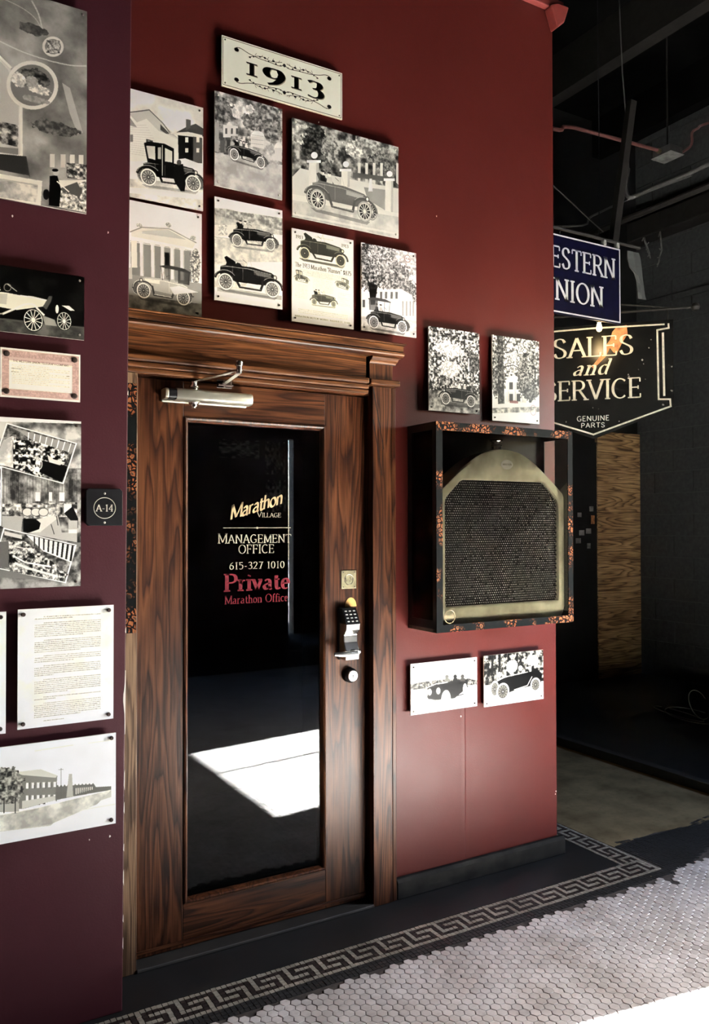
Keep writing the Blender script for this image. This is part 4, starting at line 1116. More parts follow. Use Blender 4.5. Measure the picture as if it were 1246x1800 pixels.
panel('year_sign', 'cream enamel sign reading 1913 between black scrollwork, highest on the wall', 'sign', x0, x1, z0, z1, p.image('year_print', .02), screw=M['brass_dull'], scr=.003, knob=.002, inset=.013, edge=simple('sign_edge', (.5, .4, .25), .4))

# 1: closed car before frame houses
x0, x1, z0, z1 = quadrect((229, 155), (357, 190), (229, 347), (357, 369)); x0 = x1 - .291
p = canvas(x1 - x0, z1 - z0, bg=.9).quad((-10, 18), (1100, 330), (-30, 1532), (1105, 1755))
p.leaves([(-50, 0), (1150, 200), (1150, 900), (-50, 900)], .72, 1.0, 90, contrast=1.5)
p.poly([(-40, 360), (370, 345), (560, 540), (860, 810), (820, 900), (770, 1060), (-40, 1060)], .86)
p.poly([(90, 400), (370, 345), (540, 520), (700, 690), (850, 800), (700, 720), (500, 640), (330, 470), (200, 520)], .7)
p.line([(80, 385), (370, 350), (560, 540), (660, 680)], 4, .3); p.line([(640, 690), (850, 800)], 6, .8)
for k in range(14): p.line([(90, 560 + k * 30), (330 + k * 20, 560 + k * 36)], 1.3, .68, .7)
p.poly([(95, 440), (200, 590), (95, 560)], .5); p.rect(105, 690, 145, 790, .45); p.poly([(325, 750), (418, 775), (418, 870), (325, 885)], .25); p.rect(350, 770, 375, 870, .5)
p.poly([(520, 545), (650, 680), (600, 680), (520, 625)], .25)
p.poly([(690, 690), (870, 590), (1000, 545), (1100, 610), (1100, 720), (980, 690)], .25); p.poly([(870, 480), (935, 495), (930, 600), (870, 640)], .3)
p.poly([(620, 670), (900, 655), (1090, 700), (1090, 740), (850, 720)], .82)
p.poly([(760, 700), (1090, 740), (1090, 1090), (770, 1060)], .12); p.poly([(965, 720), (1090, 740), (1090, 1090), (965, 1060)], .3)
for a_ in (860, 1010): p.rect(a_, 730, a_ + 40, 800, .85); p.rect(a_, 880, a_ + 40, 940, .8)
p.poly([(-40, 1060), (400, 1080), (860, 1020), (1100, 1110), (1110, 1770), (-40, 1550)], .90)
p.leaves([(-40, 1300), (1110, 1380), (1110, 1500), (-40, 1420)], .35, .9, 40, al=.5); p.leaves([(-40, 1500), (1110, 1600), (1110, 1760), (-40, 1560)], .7, 1, 50)
p.car((355, 1285), (970, 1370), r=.185, kind='closed', ratio=.95, body=.10)
p.poly([(720, 1100), (830, 1100), (865, 1380), (850, 1480), (800, 1480), (720, 1360), (690, 1260)], .12); p.ell(775, 1080, 30, 40, .3)
panel('photograph', 'photograph of a closed black car before a pale frame house, cut by the wall edge', 'picture', x0, x1, z0, z1, p.image('p1'), group=GR)

# 4: columned building with a pale roadster
x0, x1, z0, z1 = quadrect((229, 353), (355, 375), (226, 541), (354, 552)); x0 = x1 - .289; z0 = 2.2432 + .012
p = canvas(x1 - x0, z1 - z0, bg=.97).quad((-10, 76), (583, 190), (-30, 845), (583, 897))
p.poly([(70, 300), (150, 275), (350, 285), (540, 380), (520, 420), (70, 340)], .82); p.poly([(150, 305), (345, 295), (470, 360), (150, 320)], .62)
p.line([(60, 310), (150, 278), (350, 288), (545, 382)], 4, .45); p.line([(60, 355), (510, 425)], 6, .92); p.line([(60, 372), (510, 436)], 2, .4)
for x_, y_ in ((130, 265), (345, 262), (520, 350)): p.blob(x_, y_, 22, 18, .4, .8, 5)
p.poly([(60, 380), (510, 440), (510, 650), (60, 640)], .42); p.poly([(310, 450), (350, 450), (350, 560), (310, 560)], .12)
for x_ in (145, 228, 300, 372, 443): p.rect(x_ - 14, 375 + (x_ - 145) * .16, x_ + 14, 640, .96); p.rect(x_ - 20, 368 + (x_ - 145) * .16, x_ + 20, 384 + (x_ - 145) * .16, .9); p.rect(x_ + 8, 390 + (x_ - 145) * .16, x_ + 14, 640, .7)
p.rect(65, 370, 110, 560, .85); p.blob(535, 520, 40, 110, .15, .8, 8); p.blob(540, 620, 30, 50, .3, .9, 8)
p.poly([(-40, 600), (590, 660), (590, 800), (-40, 760)], .5); p.rect(-40, 560, 70, 640, .7)
p.poly([(-40, 745), (590, 800), (590, 905), (-40, 860)], .36); p.leaves([(-40, 745), (590, 800), (590, 905), (-40, 860)], .25, .45, 30)
p.car((450, 762), (155, 720), r=.19, body=.66, ratio=.9, roof=.22, hi=.9, fender=.25)
p.poly([(350, 690), (420, 680), (560, 720), (380, 740)], .97)
panel('photograph', 'photograph of a pale roadster before a columned building, left end resting above the cornice', 'picture', x0, x1, z0, z1, p.image('p4'), group=GR)

# 2: open car, trees, stone gate posts
x0, x1, z0, z1 = quadrect((377, 158), (495, 192), (377, 327), (497, 350))
p = canvas(x1 - x0, z1 - z0, bg=.7, tint=(1, .98, .95)).quad((672, 475), (1142, 610), (675, 1155), (1153, 1247))
p.leaves([(660, 460), (1160, 600), (1160, 1000), (660, 1000)], .25, .75, 30)
p.blob(900, 640, 130, 70, .6, .9, 18); p.blob(1050, 700, 120, 140, .18, .6, 16); p.blob(710, 620, 90, 120, .15, .55, 16); p.blob(920, 700, 60, 60, .2, .6, 12)
p.poly([(735, 720), (840, 730), (840, 810), (735, 810)], .72); 
for x_ in (750, 790, 825): p.rect(x_, 745, x_ + 14, 785, .3)
p.poly([(675, 700), (705, 705), (705, 920), (675, 910)], .5); p.rect(715, 830, 745, 920, .3); p.rect(760, 825, 785, 930, .2); p.leaves([(790, 800), (930, 800), (930, 880), (790, 880)], .2, .8, 10)
p.ell(975, 800, 48, 38, .88); p.poly([(930, 800), (1022, 800), (1022, 890), (930, 870)], .78); p.ell(1120, 880, 28, 38, .85); p.poly([(1095, 880), (1145, 880), (1145, 980), (1095, 960)], .75)
for y_ in (790, 820, 850, 880): p.line([(932, y_), (1018, y_ + 10)], 1.4, .5)
p.poly([(660, 915), (1160, 1010), (1170, 1260), (660, 1170)], .58); p.leaves([(660, 915), (1160, 1010), (1170, 1260), (660, 1170)], .5, .68, 40)
p.car((815, 930), (1000, 985), r=.21, body=.12, people=4, ratio=.8)
panel('photograph', 'photograph of a loaded open car passing round topped stone gate posts', 'picture', x0, x1, z0, z1, p.image('p2'), group=GR, screw=M['screw_light'])

# 3: two roadsters, one above the other
x0, x1, z0, z1 = quadrect((377, 345), (495.5, 370), (377, 528), (497, 543))
p = canvas(x1 - x0, z1 - z0, bg=.93).quad((670, 60), (1147, 160), (670, 790), (1155, 857))
p.leaves([(660, 140), (760, 150), (850, 170), (1000, 190), (1150, 215), (1150, 330), (660, 290)], .35, .68, 12)
p.leaves([(660, 190), (1150, 300), (1150, 330), (660, 260)], .5, .75, 20); p.rect(660, 260, 820, 340, .8); p.leaves([(700, 260), (760, 260), (760, 330), (700, 330)], .5, .9, 6)
p.poly([(660, 340), (1160, 400), (1160, 500), (660, 470)], .62); p.leaves([(660, 345), (1160, 405), (1160, 520), (660, 520)], .6, .85, 20)
p.car((830, 368), (1065, 397), r=.175, body=.12, people=2)
p.poly([(660, 520), (1160, 520), (1160, 860), (660, 800)], .95); p.leaves([(660, 520), (900, 520), (900, 720), (660, 700)], .72, .95, 30)
p.poly([(690, 700), (1150, 760), (1150, 790), (690, 730)], .6); p.poly([(660, 760), (1160, 820), (1160, 870), (660, 800)], .9)
p.car((750, 660), (1082, 715), r=.165, body=.14, far=False, ratio=.95)
panel('photograph', 'photograph with two open roadsters, one above the other on pale ground', 'picture', x0, x1, z0, z1, p.image('p3'), group=GR)

# big: roadster, white gate posts with globes
x0, x1, z0, z1 = quadrect((513, 207.8), (699.3, 257.6), (514.3, 381), (701.3, 418.6))
p = canvas(x1 - x0, z1 - z0, bg=.5, tint=(1, .99, .94)).quad((106, 82), (966, 312), (112, 882), (975, 1055))
p.leaves([(90, 60), (980, 300), (980, 700), (90, 560)], .14, .62, 26)
p.blob(160, 200, 90, 110, .35, .75, 16); p.blob(300, 300, 120, 150, .08, .35, 14); p.blob(410, 330, 70, 120, .25, .6, 12); p.blob(610, 330, 90, 80, .4, .85, 12); p.blob(820, 400, 110, 100, .15, .5, 14); p.blob(720, 300, 120, 80, .3, .65, 14)
for x_ in (640, 700, 760, 820, 950): p.poly([(x_, 440), (x_ + 22, 445), (x_ + 22, 620), (x_, 600)], .72)
p.poly([(600, 520), (930, 560), (930, 600), (600, 560)], .3)
p.poly([(110, 560), (175, 490), (420, 545), (500, 560), (700, 600), (980, 650), (980, 860), (110, 700)], .74)
p.poly([(690, 640), (870, 660), (870, 830), (720, 740)], .45)
for x_, y_, r_, w_, b_ in ((287, 385, 27, 48, 690), (543, 455, 25, 40, 640), (897, 530, 24, 38, 860)):
    p.rect(x_ - w_ * .9, y_ + r_ + 15, x_ + w_ * .8, b_, .84); p.rect(x_ + w_ * .35, y_ + r_ + 15, x_ + w_ * .8, b_, .6); p.rect(x_ - w_ * 1.25, y_ + r_ + 12, x_ + w_ * 1.1, y_ + r_ + 34, .9); p.ell(x_, y_, r_, r_, .92)
p.poly([(735, 570), (755, 570), (762, 675), (725, 675)], .9); p.ell(743, 555, 12, 14, .3)
p.poly([(110, 700), (980, 850), (980, 900), (110, 760)], .78); p.poly([(110, 750), (980, 880), (980, 1060), (110, 890)], .60); p.leaves([(110, 750), (980, 880), (980, 1060), (110, 890)], .55, .72, 50); p.line([(115, 865), (975, 1020)], 10, .8, .6)
p.car((318, 745), (698, 838), r=.195, body=.34, people=2, ratio=.82, spoke=.8, inner=.15, tire=.6, fender=.28)
panel('photograph', 'largest photograph of the group, a roadster passing white gate posts topped with globes', 'picture', x0, x1, z0, z1, p.image('big'), group=GR, screw=M['screw_light'])

# advertisement
x0, x1, z0, z1 = quadrect((511.2, 401.7), (620, 420.7), (514.3, 566.3), (622.6, 577.8))
p = Pic(int((x1 - x0) * 1700), int((z1 - z0) * 1700), bg=.97, tint=(1, .985, .86)).quad((98, 100), (600, 188), (112, 860), (612, 913))
W_, H_ = p.w, p.h
p.text('1913', W_ * .06, H_ * .10, H_ * .035, val=.25, thick=.2); p.text('1913', W_ * .80, H_ * .10, H_ * .035, val=.25, thick=.2)
p.fake(W_ * .35, W_ * .66, H_ * .05, 4, .6, 1)
p.text('The 1913 Marathon', W_ * .05, H_ * .405, H_ * .046, width=W_ * .50, val=.15, thick=.17); p.text('"Runner" $875', W_ * .57, H_ * .405, H_ * .046, width=W_ * .39, val=.15, thick=.17)
for k in range(5): p.fake(W_ * .12, W_ * .9, H_ * (.43 + .014 * k), 3.5, .62, 3 + k)
for k in range(9): p.fake(W_ * .33, W_ * .66, H_ * (.50 + .017 * k), 3, .75, 13 + k); p.fake(W_ * .05, W_ * .25, H_ * (.60 + .017 * k), 3, .78, 33 + k); p.fake(W_ * .74, W_ * .95, H_ * (.62 + .017 * k), 3, .78, 53 + k)
for k in range(3): p.fake(W_ * .1, W_ * .9, H_ * (.86 + .018 * k), 4.5, .6, 70 + k)
p.text('MARATHON MOTOR WORKS, NASHVILLE, TENN.', W_ * .05, H_ * .945, H_ * .017, width=W_ * .90, val=.35, thick=.18)
p.poly([(160, 345), (540, 400), (500, 410), (200, 370)], .45)
p.car((207, 305), (498, 358), r=.15, body=.22, far=False, ratio=.95, inner=.3, tire=.8)
p.car((145, 512), (228, 528), r=.19, body=.25, far=False, kind='closed'); p.car((555, 575), (478, 550), r=.2, body=.3, far=False, roof=.3); p.car((290, 697), (447, 712), r=.15, body=.25, far=False, people=2)
panel('advertisement', 'yellowed advertisement sheet with printed text and four small drawings of cars', 'poster', x0, x1, z0, z1, p.image('ad', .03), edge=simple('yellow_edge', (.6, .5, .25), .4))

# tree and touring car, ringed number
x0, x1, z0, z1 = quadrect((634, 426.6), (731, 444.6), (635.6, 580.4), (732, 594))
p = Pic(int((x1 - x0) * 1500), int((z1 - z0) * 1500), bg=.9, tint=(1, .98, .97)).quad((665, 215), (1112, 298), (672, 925), (1117, 988))
p.leaves([(660, 200), (1120, 290), (1120, 480), (660, 420)], .55, .95, 14)
p.blob(740, 400, 130, 230, .08, .62, 12); p.blob(920, 480, 170, 140, .18, .75, 12); p.blob(830, 320, 130, 120, .2, .8, 10); p.blob(1060, 620, 80, 110, .2, .7, 10)
p.poly([(800, 600), (990, 590), (1080, 640), (1110, 820), (780, 780)], .93)
for x_ in (820, 860, 905, 945): p.rect(x_, 615, x_ + 18, 670, .35)
for x_ in (1000, 1030, 1060, 1085): p.rect(x_, 690, x_ + 12, 810, .55)
p.poly([(665, 640), (720, 590), (735, 740), (665, 760)], .85); p.rect(680, 680, 700, 740, .3)
p.poly([(725, 540), (800, 560), (780, 720), (745, 720)], .12); p.line([(760, 600), (700, 480)], 9, .15); p.line([(775, 590), (850, 500)], 7, .18)
p.poly([(660, 810), (1120, 850), (1120, 1000), (660, 940)], .75); p.leaves([(660, 820), (1120, 860), (1120, 1000), (660, 940)], .65, .88, 30)
p.car((772, 860), (1000, 900), r=.19, body=.14, roof=.25, ratio=.9, people=2)
c_ = p.m((1042, 342)); ring = []
mk1 = p.mask_layer(lambda: (p.rell(c_[0], c_[1], 20, 22, 1.0, ring=3), p.text('A-26', c_[0] - 15, c_[1] + 6, 12, width=31, val=1.0, thick=.2, thin=.1, serif=False)))
p.rell(c_[0], c_[1], 19, 21, .93)
panel('photograph', 'photograph of a touring car under a large tree, a ringed number in its top corner', 'picture', x0, x1, z0, z1, p.image('tree', rgb=[(mk1, (.42, .16, .09))]), group=GR)

GR2 = 'tall photographs above the radiator case'
x0, x1, z0, z1 = quadrect((754.6, 572.6), (842.9, 586.7), (752, 721), (842, 728.3))
p = canvas(x1 - x0, z1 - z0, bg=.6, tint=(1, .99, .97)).quad((243, 145), (636, 208), (232, 805), (632, 838))
p.leaves([(230, 130), (650, 190), (650, 700), (230, 640)], .0, .86, 9, contrast=2.4)
p.blob(400, 330, 120, 60, .5, 1, 9); p.blob(400, 480, 80, 70, .5, .95, 9); p.blob(590, 430, 60, 90, .05, .5, 9); p.rect(548, 400, 556, 500, .9)
p.leaves([(230, 640), (650, 690), (650, 850), (230, 820)], .3, .75, 22); p.poly([(330, 735), (650, 760), (650, 790), (330, 760)], .3, .7)
p.car((565, 735), (368, 712), r=.19, body=.12, people=4, ratio=.9, far=False)
panel('photograph', 'tall photograph of people in an open car driving before dense foliage', 'picture', x0, x1, z0, z1, p.image('r1', .07), group=GR2)
x0, x1, z0, z1 = quadrect((864.7, 587.9), (947.9, 600.7), (865.2, 738.9), (947.2, 745.6))
p = canvas(x1 - x0, z1 - z0, bg=.9, tint=(1, .99, .95)).quad((733, 213), (1103, 270), (735, 885), (1100, 915))
p.leaves([(720, 200), (1110, 260), (1110, 640), (720, 640)], .15, .95, 8, contrast=2.2)
p.blob(1040, 520, 110, 200, .05, .65, 12); p.blob(760, 480, 60, 230, .1, .6, 10); p.blob(900, 430, 60, 80, .3, .9, 8)
p.poly([(840, 575), (905, 530), (1000, 600), (1000, 750), (840, 740)], .8); p.line([(838, 578), (905, 532), (975, 585)], 3, .95)
for x_ in (868, 925): p.rect(x_, 590, x_ + 28, 645, .28); p.rect(x_, 680, x_ + 28, 738, .22)
p.rect(840, 650, 1000, 662, .95)
for x_ in (848, 902, 958): p.rect(x_, 580, x_ + 11, 745, 1.0); p.rect(x_ + 8, 590, x_ + 12, 745, .6)
p.blob(985, 560, 60, 170, .08, .6, 8)
p.poly([(770, 210), (815, 215), (825, 500), (820, 740), (845, 800), (770, 800), (790, 700), (785, 400)], .16); p.leaves([(775, 220), (820, 225), (830, 790), (780, 790)], .08, .45, 8)
p.line([(820, 330), (880, 235)], 5, .2); p.line([(820, 470), (900, 455), (980, 500)], 5, .22); p.line([(820, 360), (930, 335)], 3, .25)
p.poly([(1020, 740), (1030, 640), (1045, 790)], .2); p.blob(1035, 660, 60, 80, .1, .5, 9)
p.poly([(720, 760), (1110, 745), (1110, 930), (720, 890)], .9); p.leaves([(720, 790), (1110, 780), (1110, 820), (720, 830)], .4, .85, 18); 
c_ = p.m((1053, 808))
mk1 = p.mask_layer(lambda: (p.rell(c_[0], c_[1], 19, 26, .6, ring=2), p.poly([(870, 730), (935, 735), (935, 755), (870, 750)], .7)))
panel('photograph', 'tall photograph of a tree trunk before a white columned mansion', 'picture', x0, x1, z0, z1, p.image('r2', .07, rgb=[(mk1, (.45, .16, .14))]), group=GR2)

GR3 = 'small photographs below the radiator case'
x0, x1, z0, z1 = quadrect((720.2, 1166), (837.7, 1156.7), (723.2, 1257.2), (839, 1241.3))
p = canvas(x1 - x0, z1 - z0, bg=1.0).quad((118, 258), (578, 222), (130, 615), (583, 553))
p.leaves([(120, 400), (200, 385), (340, 370), (520, 365), (580, 380), (580, 410), (300, 430), (120, 450)], .1, .55, 8)
p.leaves([(120, 440), (330, 420), (330, 590), (120, 600)], .45, .9, 8); p.poly([(200, 580), (500, 500), (500, 530), (260, 600)], .55)
p.poly([(250, 430), (400, 385), (520, 370), (515, 430), (430, 500), (300, 510), (240, 500)], .0); p.poly([(240, 420), (350, 400), (350, 490), (250, 500)], .08)
p.line([(240, 425), (300, 400), (380, 390)], 4, .8); p.line([(320, 395), (320, 320), (400, 312), (400, 380)], 3, .75)
for x_, c2 in ((375, .35), (432, .12), (482, .25)): p.ell(x_, 352, 12, 14, c2); p.poly([(x_ - 18, 385), (x_ - 10, 362), (x_ + 14, 362), (x_ + 20, 385)], c2)
p.line([(350, 470), (400, 430), (460, 440), (520, 420)], 6, .12); p.line([(420, 490), (500, 470)], 5, .12)
for (x_, y_, rx, ry) in ((372, 505, 32, 62), (225, 530, 30, 45), (500, 440, 14, 40)):
    c_ = p.m((x_, y_)); ex = p.m((x_ + rx, y_)); ey = p.m((x_, y_ + ry)); p.wheel(c_, abs(ex[0] - c_[0]), abs(ey[1] - c_[1]), .95, .55, .85, .2)
for x_, y_ in ((258, 455), (318, 448)): p.ell(x_, y_, 15, 24, .85); p.ell(x_, y_, 15, 24, .3, ring=2)
panel('photograph', 'small pale photograph of a car seen from the front, below the display case', 'picture', x0, x1, z0, z1, p.image('l1', .03), group=GR3)
x0, x1, z0, z1 = quadrect((849.7, 1152.4), (954, 1143), (851.5, 1243.6), (955.8, 1227.8))
p = canvas(x1 - x0, z1 - z0, bg=.95).quad((625, 205), (1033, 168), (632, 562), (1040, 500))
p.leaves([(620, 190), (1040, 160), (1040, 400), (620, 410)], .05, .6, 14, contrast=3)
for x_ in (680, 730, 790, 850, 960): p.poly([(x_, 190), (x_ + 14, 190), (x_ + 12, 340), (x_ - 6, 340)], .12)
p.blob(820, 280, 40, 50, .8, 1, 8); p.blob(960, 240, 50, 40, .7, 1, 8)
p.poly([(620, 420), (700, 400), (1040, 380), (1040, 510), (630, 570)], .97); p.poly([(640, 470), (1040, 420), (1040, 450), (700, 500)], .45, .6)
p.poly([(700, 400), (760, 360), (930, 320), (1000, 305), (1030, 330), (1020, 400), (880, 430), (800, 460), (720, 440)], .09); p.line([(690, 395), (780, 350), (930, 318)], 3, .8); p.line([(840, 440), (930, 410), (960, 350)], 4, .85)
for x_, c2 in ((735, .8), (880, .75), (820, .9)): p.ell(x_, 335 - (x_ - 735) * .3, 14, 18, c2); 
for (x_, y_, rx, ry) in ((705, 435, 30, 58), (985, 405, 34, 48), (762, 452, 44, 60)):
    c_ = p.m((x_, y_)); ex = p.m((x_ + rx, y_)); ey = p.m((x_, y_ + ry)); p.wheel(c_, abs(ex[0] - c_[0]), abs(ey[1] - c_[1]), .97, .15, .4, .26)
panel('photograph', 'small dark photograph of an open car under trees, below the display case', 'picture', x0, x1, z0, z1, p.image('l2', .04), group=GR3)

# ---- on the maroon wall
FL = LW - .029
def lrect(tl, tr, bl, br): return quadrect(tl, tr, bl, br, FL)
_, x1, _, z1 = lrect((60, 0), (152, 20), (0, 355), (153, 377)); x1 = at(152.5, 200, FL)[0]; z0 = at(153, 376, FL)[2]; z1 = at(152, 20, FL)[2]; x0 = x1 - .596
p = Pic(760, int(760 * (z1 - z0) / .596), bg=.45, tint=(1, .98, .93)).quad((-973, -350), (683, 90), (-973, 1407), (693, 1690))
p.leaves([(-1000, -400), (700, 60), (700, 1720), (-1000, 1500)], .30, .58, 110, contrast=1.6)
p.line(smooth_curve([(270, 30), (320, 130), (350, 250)]), 6, .62, .7); p.line(smooth_curve([(0, 340), (200, 430), (400, 490), (560, 520), (680, 520)]), 5, .68, .7); p.line(smooth_curve([(50, 20), (200, 90), (300, 170), (360, 280)]), 4, .6, .6)
p.blob(280, 250, 120, 45, .2, .35, 22); p.poly([(500, 660), (560, 700), (660, 1050), (620, 1060), (560, 900)], .6, .7); p.blob(450, 1020, 200, 60, .2, .4, 16)
p.ell(430, 380, 80, 80, .72); p.ell(430, 380, 60, 60, .4); p.leaves([(380, 330), (480, 330), (480, 430), (380, 430)], .2, .7, 8)
p.poly([(-900, -100), (-200, 250), (0, 440), (110, 550), (210, 830), (210, 1260), (160, 1290), (-900, 1150)], .75); p.poly([(-870, -60), (-210, 280), (-10, 460), (100, 580), (180, 830), (180, 1230), (150, 1265), (-870, 1120)], .62)
p.poly([(-800, 200), (0, 650), (25, 650), (30, 1150), (-800, 1000)], .18); p.leaves([(30, 980), (180, 1010), (180, 1180), (-300, 1080)], .15, .7, 16); p.poly([(-600, 1150), (180, 1190), (180, 1240), (-600, 1160)], .4)
p.line([(195, 840), (205, 1240), (160, 1285), (-900, 1170)], 9, .86); p.line([(-300, 200), (0, 440), (120, 560)], 9, .86)
p.ell(280, 690, 192, 192, .86); p.ell(280, 690, 162, 162, .38); p.blob(290, 640, 120, 90, .1, .4, 14); p.blob(180, 650, 60, 60, .6, .9, 12); p.blob(330, 720, 90, 40, .5, .85, 10); p.blob(280, 660, 50, 50, .45, .6, 10); p.blob(300, 800, 100, 30, .4, .55, 14)
p.poly([(-900, 1200), (260, 1400), (270, 1420), (240, 1250), (-900, 1180)], .2); p.poly([(-900, 1250), (360, 1440), (350, 1640), (-900, 1400)], .86); p.poly([(-900, 1290), (325, 1470), (325, 1610), (-900, 1400)], .62); p.leaves([(-100, 1420), (325, 1480), (325, 1610), (-100, 1560)], .45, .85, 30)
for x_ in (415, 495, 565, 630): p.rect(x_, 1225, x_ + 36, 1330, .85, .8)
p.leaves([(540, 1290), (690, 1300), (690, 1420), (540, 1410)], .1, .8, 10); p.poly([(470, 1430), (690, 1420), (690, 1680), (470, 1640)], .82); p.leaves([(480, 1500), (690, 1430), (690, 1680), (500, 1640)], .25, .95, 9)
p.poly([(480, 1500), (620, 1440), (660, 1520), (640, 1560)], .3); p.poly([(415, 1400), (470, 1390), (500, 1500), (490, 1640), (410, 1630)], .07); p.ell(462, 1370, 22, 26, .6); p.ell(455, 1352, 24, 12, .1); p.ell(390, 1545, 24, 42, .12)
p.line([(470, 1440), (560, 1520)], 5, .85)
ed = M['acryl']
panel('montage_poster', 'large grey montage poster of ovals and a framed view, highest on the maroon wall', 'poster', x0, x1, z0, z1, p.image('poster', .04), wallY=LW)
x1 = at(148, 540, FL)[0]; z1 = at(148, 487, FL)[2]; z0 = at(148, 598, FL)[2]; x0 = x1 - .49
p = Pic(640, int(640 * (z1 - z0) / .49), bg=.09, tint=(1, .99, .92)).quad((-800, 24), (768, 232), (-800, 690), (768, 822))
p.leaves([(-900, -50), (780, 200), (780, 640), (-900, 500)], .06, .13, 40); p.poly([(-900, 560), (780, 700), (780, 840), (-900, 700)], .3)
p.leaves([(-900, 580), (780, 715), (780, 840), (-900, 700)], .18, .36, 40)
p.poly([(-420, 380), (-100, 380), (120, 400), (225, 420), (330, 425), (455, 455), (420, 520), (200, 560), (-50, 520), (-450, 480)], .86); p.poly([(455, 455), (470, 420), (500, 420), (490, 470), (450, 550), (420, 520)], .3)
p.line([(230, 420), (450, 460)], 3, 1.0); p.poly([(30, 410), (120, 410), (110, 510), (30, 500)], .72); p.line([(120, 320), (200, 385)], 3, .7); p.ell(120, 350, 30, 34, .5, ring=3)
p.blob(0, 350, 60, 60, .5, 1, 8); p.ell(5, 270, 20, 26, .9)
p.line(smooth_curve([(80, 600), (200, 540), (270, 505), (340, 505), (390, 560), (430, 600)]), 8, .9); p.line([(-500, 560), (-100, 590), (80, 600)], 5, .7)
p.poly([(410, 600), (520, 640), (540, 700), (440, 690)], .5); p.ell(540, 540, 14, 40, .9); p.poly([(580, 505), (640, 505), (690, 550), (650, 550)], .95)
for (x_, y_, rx, ry) in ((600, 650, 62, 88), (340, 650, 84, 108), (-560, 590, 80, 100)):
    c_ = p.m((x_, y_)); ex = p.m((x_ + rx, y_)); ey = p.m((x_, y_ + ry)); p.wheel(c_, abs(ex[0] - c_[0]), abs(ey[1] - c_[1]), .2, .9, .1, .10)
panel('photograph', 'dark photograph of a white open car with pale spoked wheels on the maroon wall', 'picture', x0, x1, z0, z1, p.image('whitecar', .03), wallY=LW, screw=M['screw_light'])
x0, x1, z0, z1 = lrect((1, 610), (141, 624), (0, 697), (141, 707))
p = Pic(420, int(420 * (z1 - z0) / (x1 - x0)), bg=.97, tint=(1, .95, .84)); W_, H_ = p.w, p.h
p.raw([(8, 10), (W_ - 8, 10), (W_ - 8, H_ - 10), (8, H_ - 10)], .80)
p.leaves([(.02, .05), (.98, .05), (.98, .95), (.02, .95)], .55, .85, 7)
p.raw([(44, 62), (W_ - 44, 62), (W_ - 44, H_ - 46), (44, H_ - 46)], .98); p.raw([(44, 48), (W_ - 44, 48), (W_ - 44, 74), (44, 74)], .93)
p.text('Holiday Greetings', W_ * .18, 42, 24, width=W_ * .62, val=.45, thick=.12, thin=.08, serif=False)
p.text('THE WESTERN UNION TELEGRAPH COMPANY', W_ * .15, 72, 11, width=W_ * .70, val=.2, thick=.2, thin=.12, serif=False)
for k in range(11): p.fake(W_ * .14, W_ * (.86 if k % 3 else .6), 92 + k * (H_ - 150) / 12, 5, .72, k)
p.fake(W_ * .13, W_ * .27, 112, 6, .4, 5); p.fake(W_ * .13, W_ * .22, 130, 6, .4, 6); p.fake(W_ * .82, W_ * .86, 130, 6, .4, 7)
mk1 = np.ones((p.h, p.w)) * .55; mk1[66:H_ - 46, 44:W_ - 44] = 0; mk1[:10] = 0; mk1[-10:] = 0; mk1[:, :8] = 0; mk1[:, -8:] = 0
tone = p.a.copy()
img = p.image('telegram', .03, rgb=[(mk1 * (1 - .0 * tone), (.60, .42, .42))])
panel('telegram', 'cream telegram form with a pink patterned border and dark corner screws', 'document', x0, x1, z0, z1, img, wallY=LW, scr=.0085, knob=.004, inset=.017)
x1 = at(142, 900, FL)[0]; z1 = at(142, 741, FL)[2]; z0 = at(142, 1030, FL)[2]; x0 = x1 - .582
p = Pic(760, int(760 * (z1 - z0) / .582), bg=.4, tint=(1, .99, .96)).quad((-1247, -23), (815, 90), (-1247, 1824), (815, 1735))
p.leaves([(-1300, -50), (840, 60), (840, 620), (-1300, 620)], .2, .75, 60); p.poly([(-1300, -50), (840, 70), (840, 112), (-1300, 72)], 1.0)
p.leaves([(-1300, 560), (840, 560), (840, 1300), (-1300, 1300)], .18, .62, 30)
for k in range(26): 
    x_ = 100 + k * 27; p.line([(x_, 620), (x_ + 4, 960)], 2.0, .1 + .5 * ((k * 7) % 5) / 5, .6)
for x_, w_ in ((395, 45), (615, 50), (520, 30)): p.rect(x_, 800, x_ + w_, 890, .95)
p.leaves([(90, 920), (780, 900), (780, 1040), (90, 1080)], .15, .9, 14); p.rect(660, 915, 730, 1010, .95); p.poly([(660, 1010), (740, 940), (790, 1060), (790, 1160)], .12)
p.poly([(90, 1040), (280, 1040), (260, 1250), (90, 1250)], .6); p.poly([(440, 1080), (600, 1020), (640, 1200), (780, 1200), (780, 1300), (340, 1220)], .62)
p.poly([(380, 1080), (560, 1030), (600, 1060), (440, 1200), (330, 1210)], .82); p.poly([(285, 1062), (400, 1070), (445, 1110), (430, 1170), (340, 1205), (285, 1195)], .06)
for x_ in (320, 400, 470): p.ell(x_, 1000, 45, 40, .8); p.ell(x_, 1000, 45, 40, .2, ring=2)
p.line([(540, 1120), (570, 1220)], 3, .2); p.line([(590, 1040), (605, 1130)], 3, .2); p.rect(700, 1080, 785, 1200, .6); p.rect(700, 1170, 780, 1210, .9)
p.leaves([(-1300, 1150), (100, 1150), (20, 1600), (-1300, 1700)], .15, .6, 22); p.leaves([(-1300, 1560), (840, 1700), (840, 1760), (-1300, 1850)], .2, .55, 40); p.leaves([(690, 1360), (815, 1340), (815, 1740), (690, 1740)], .2, .6, 20)
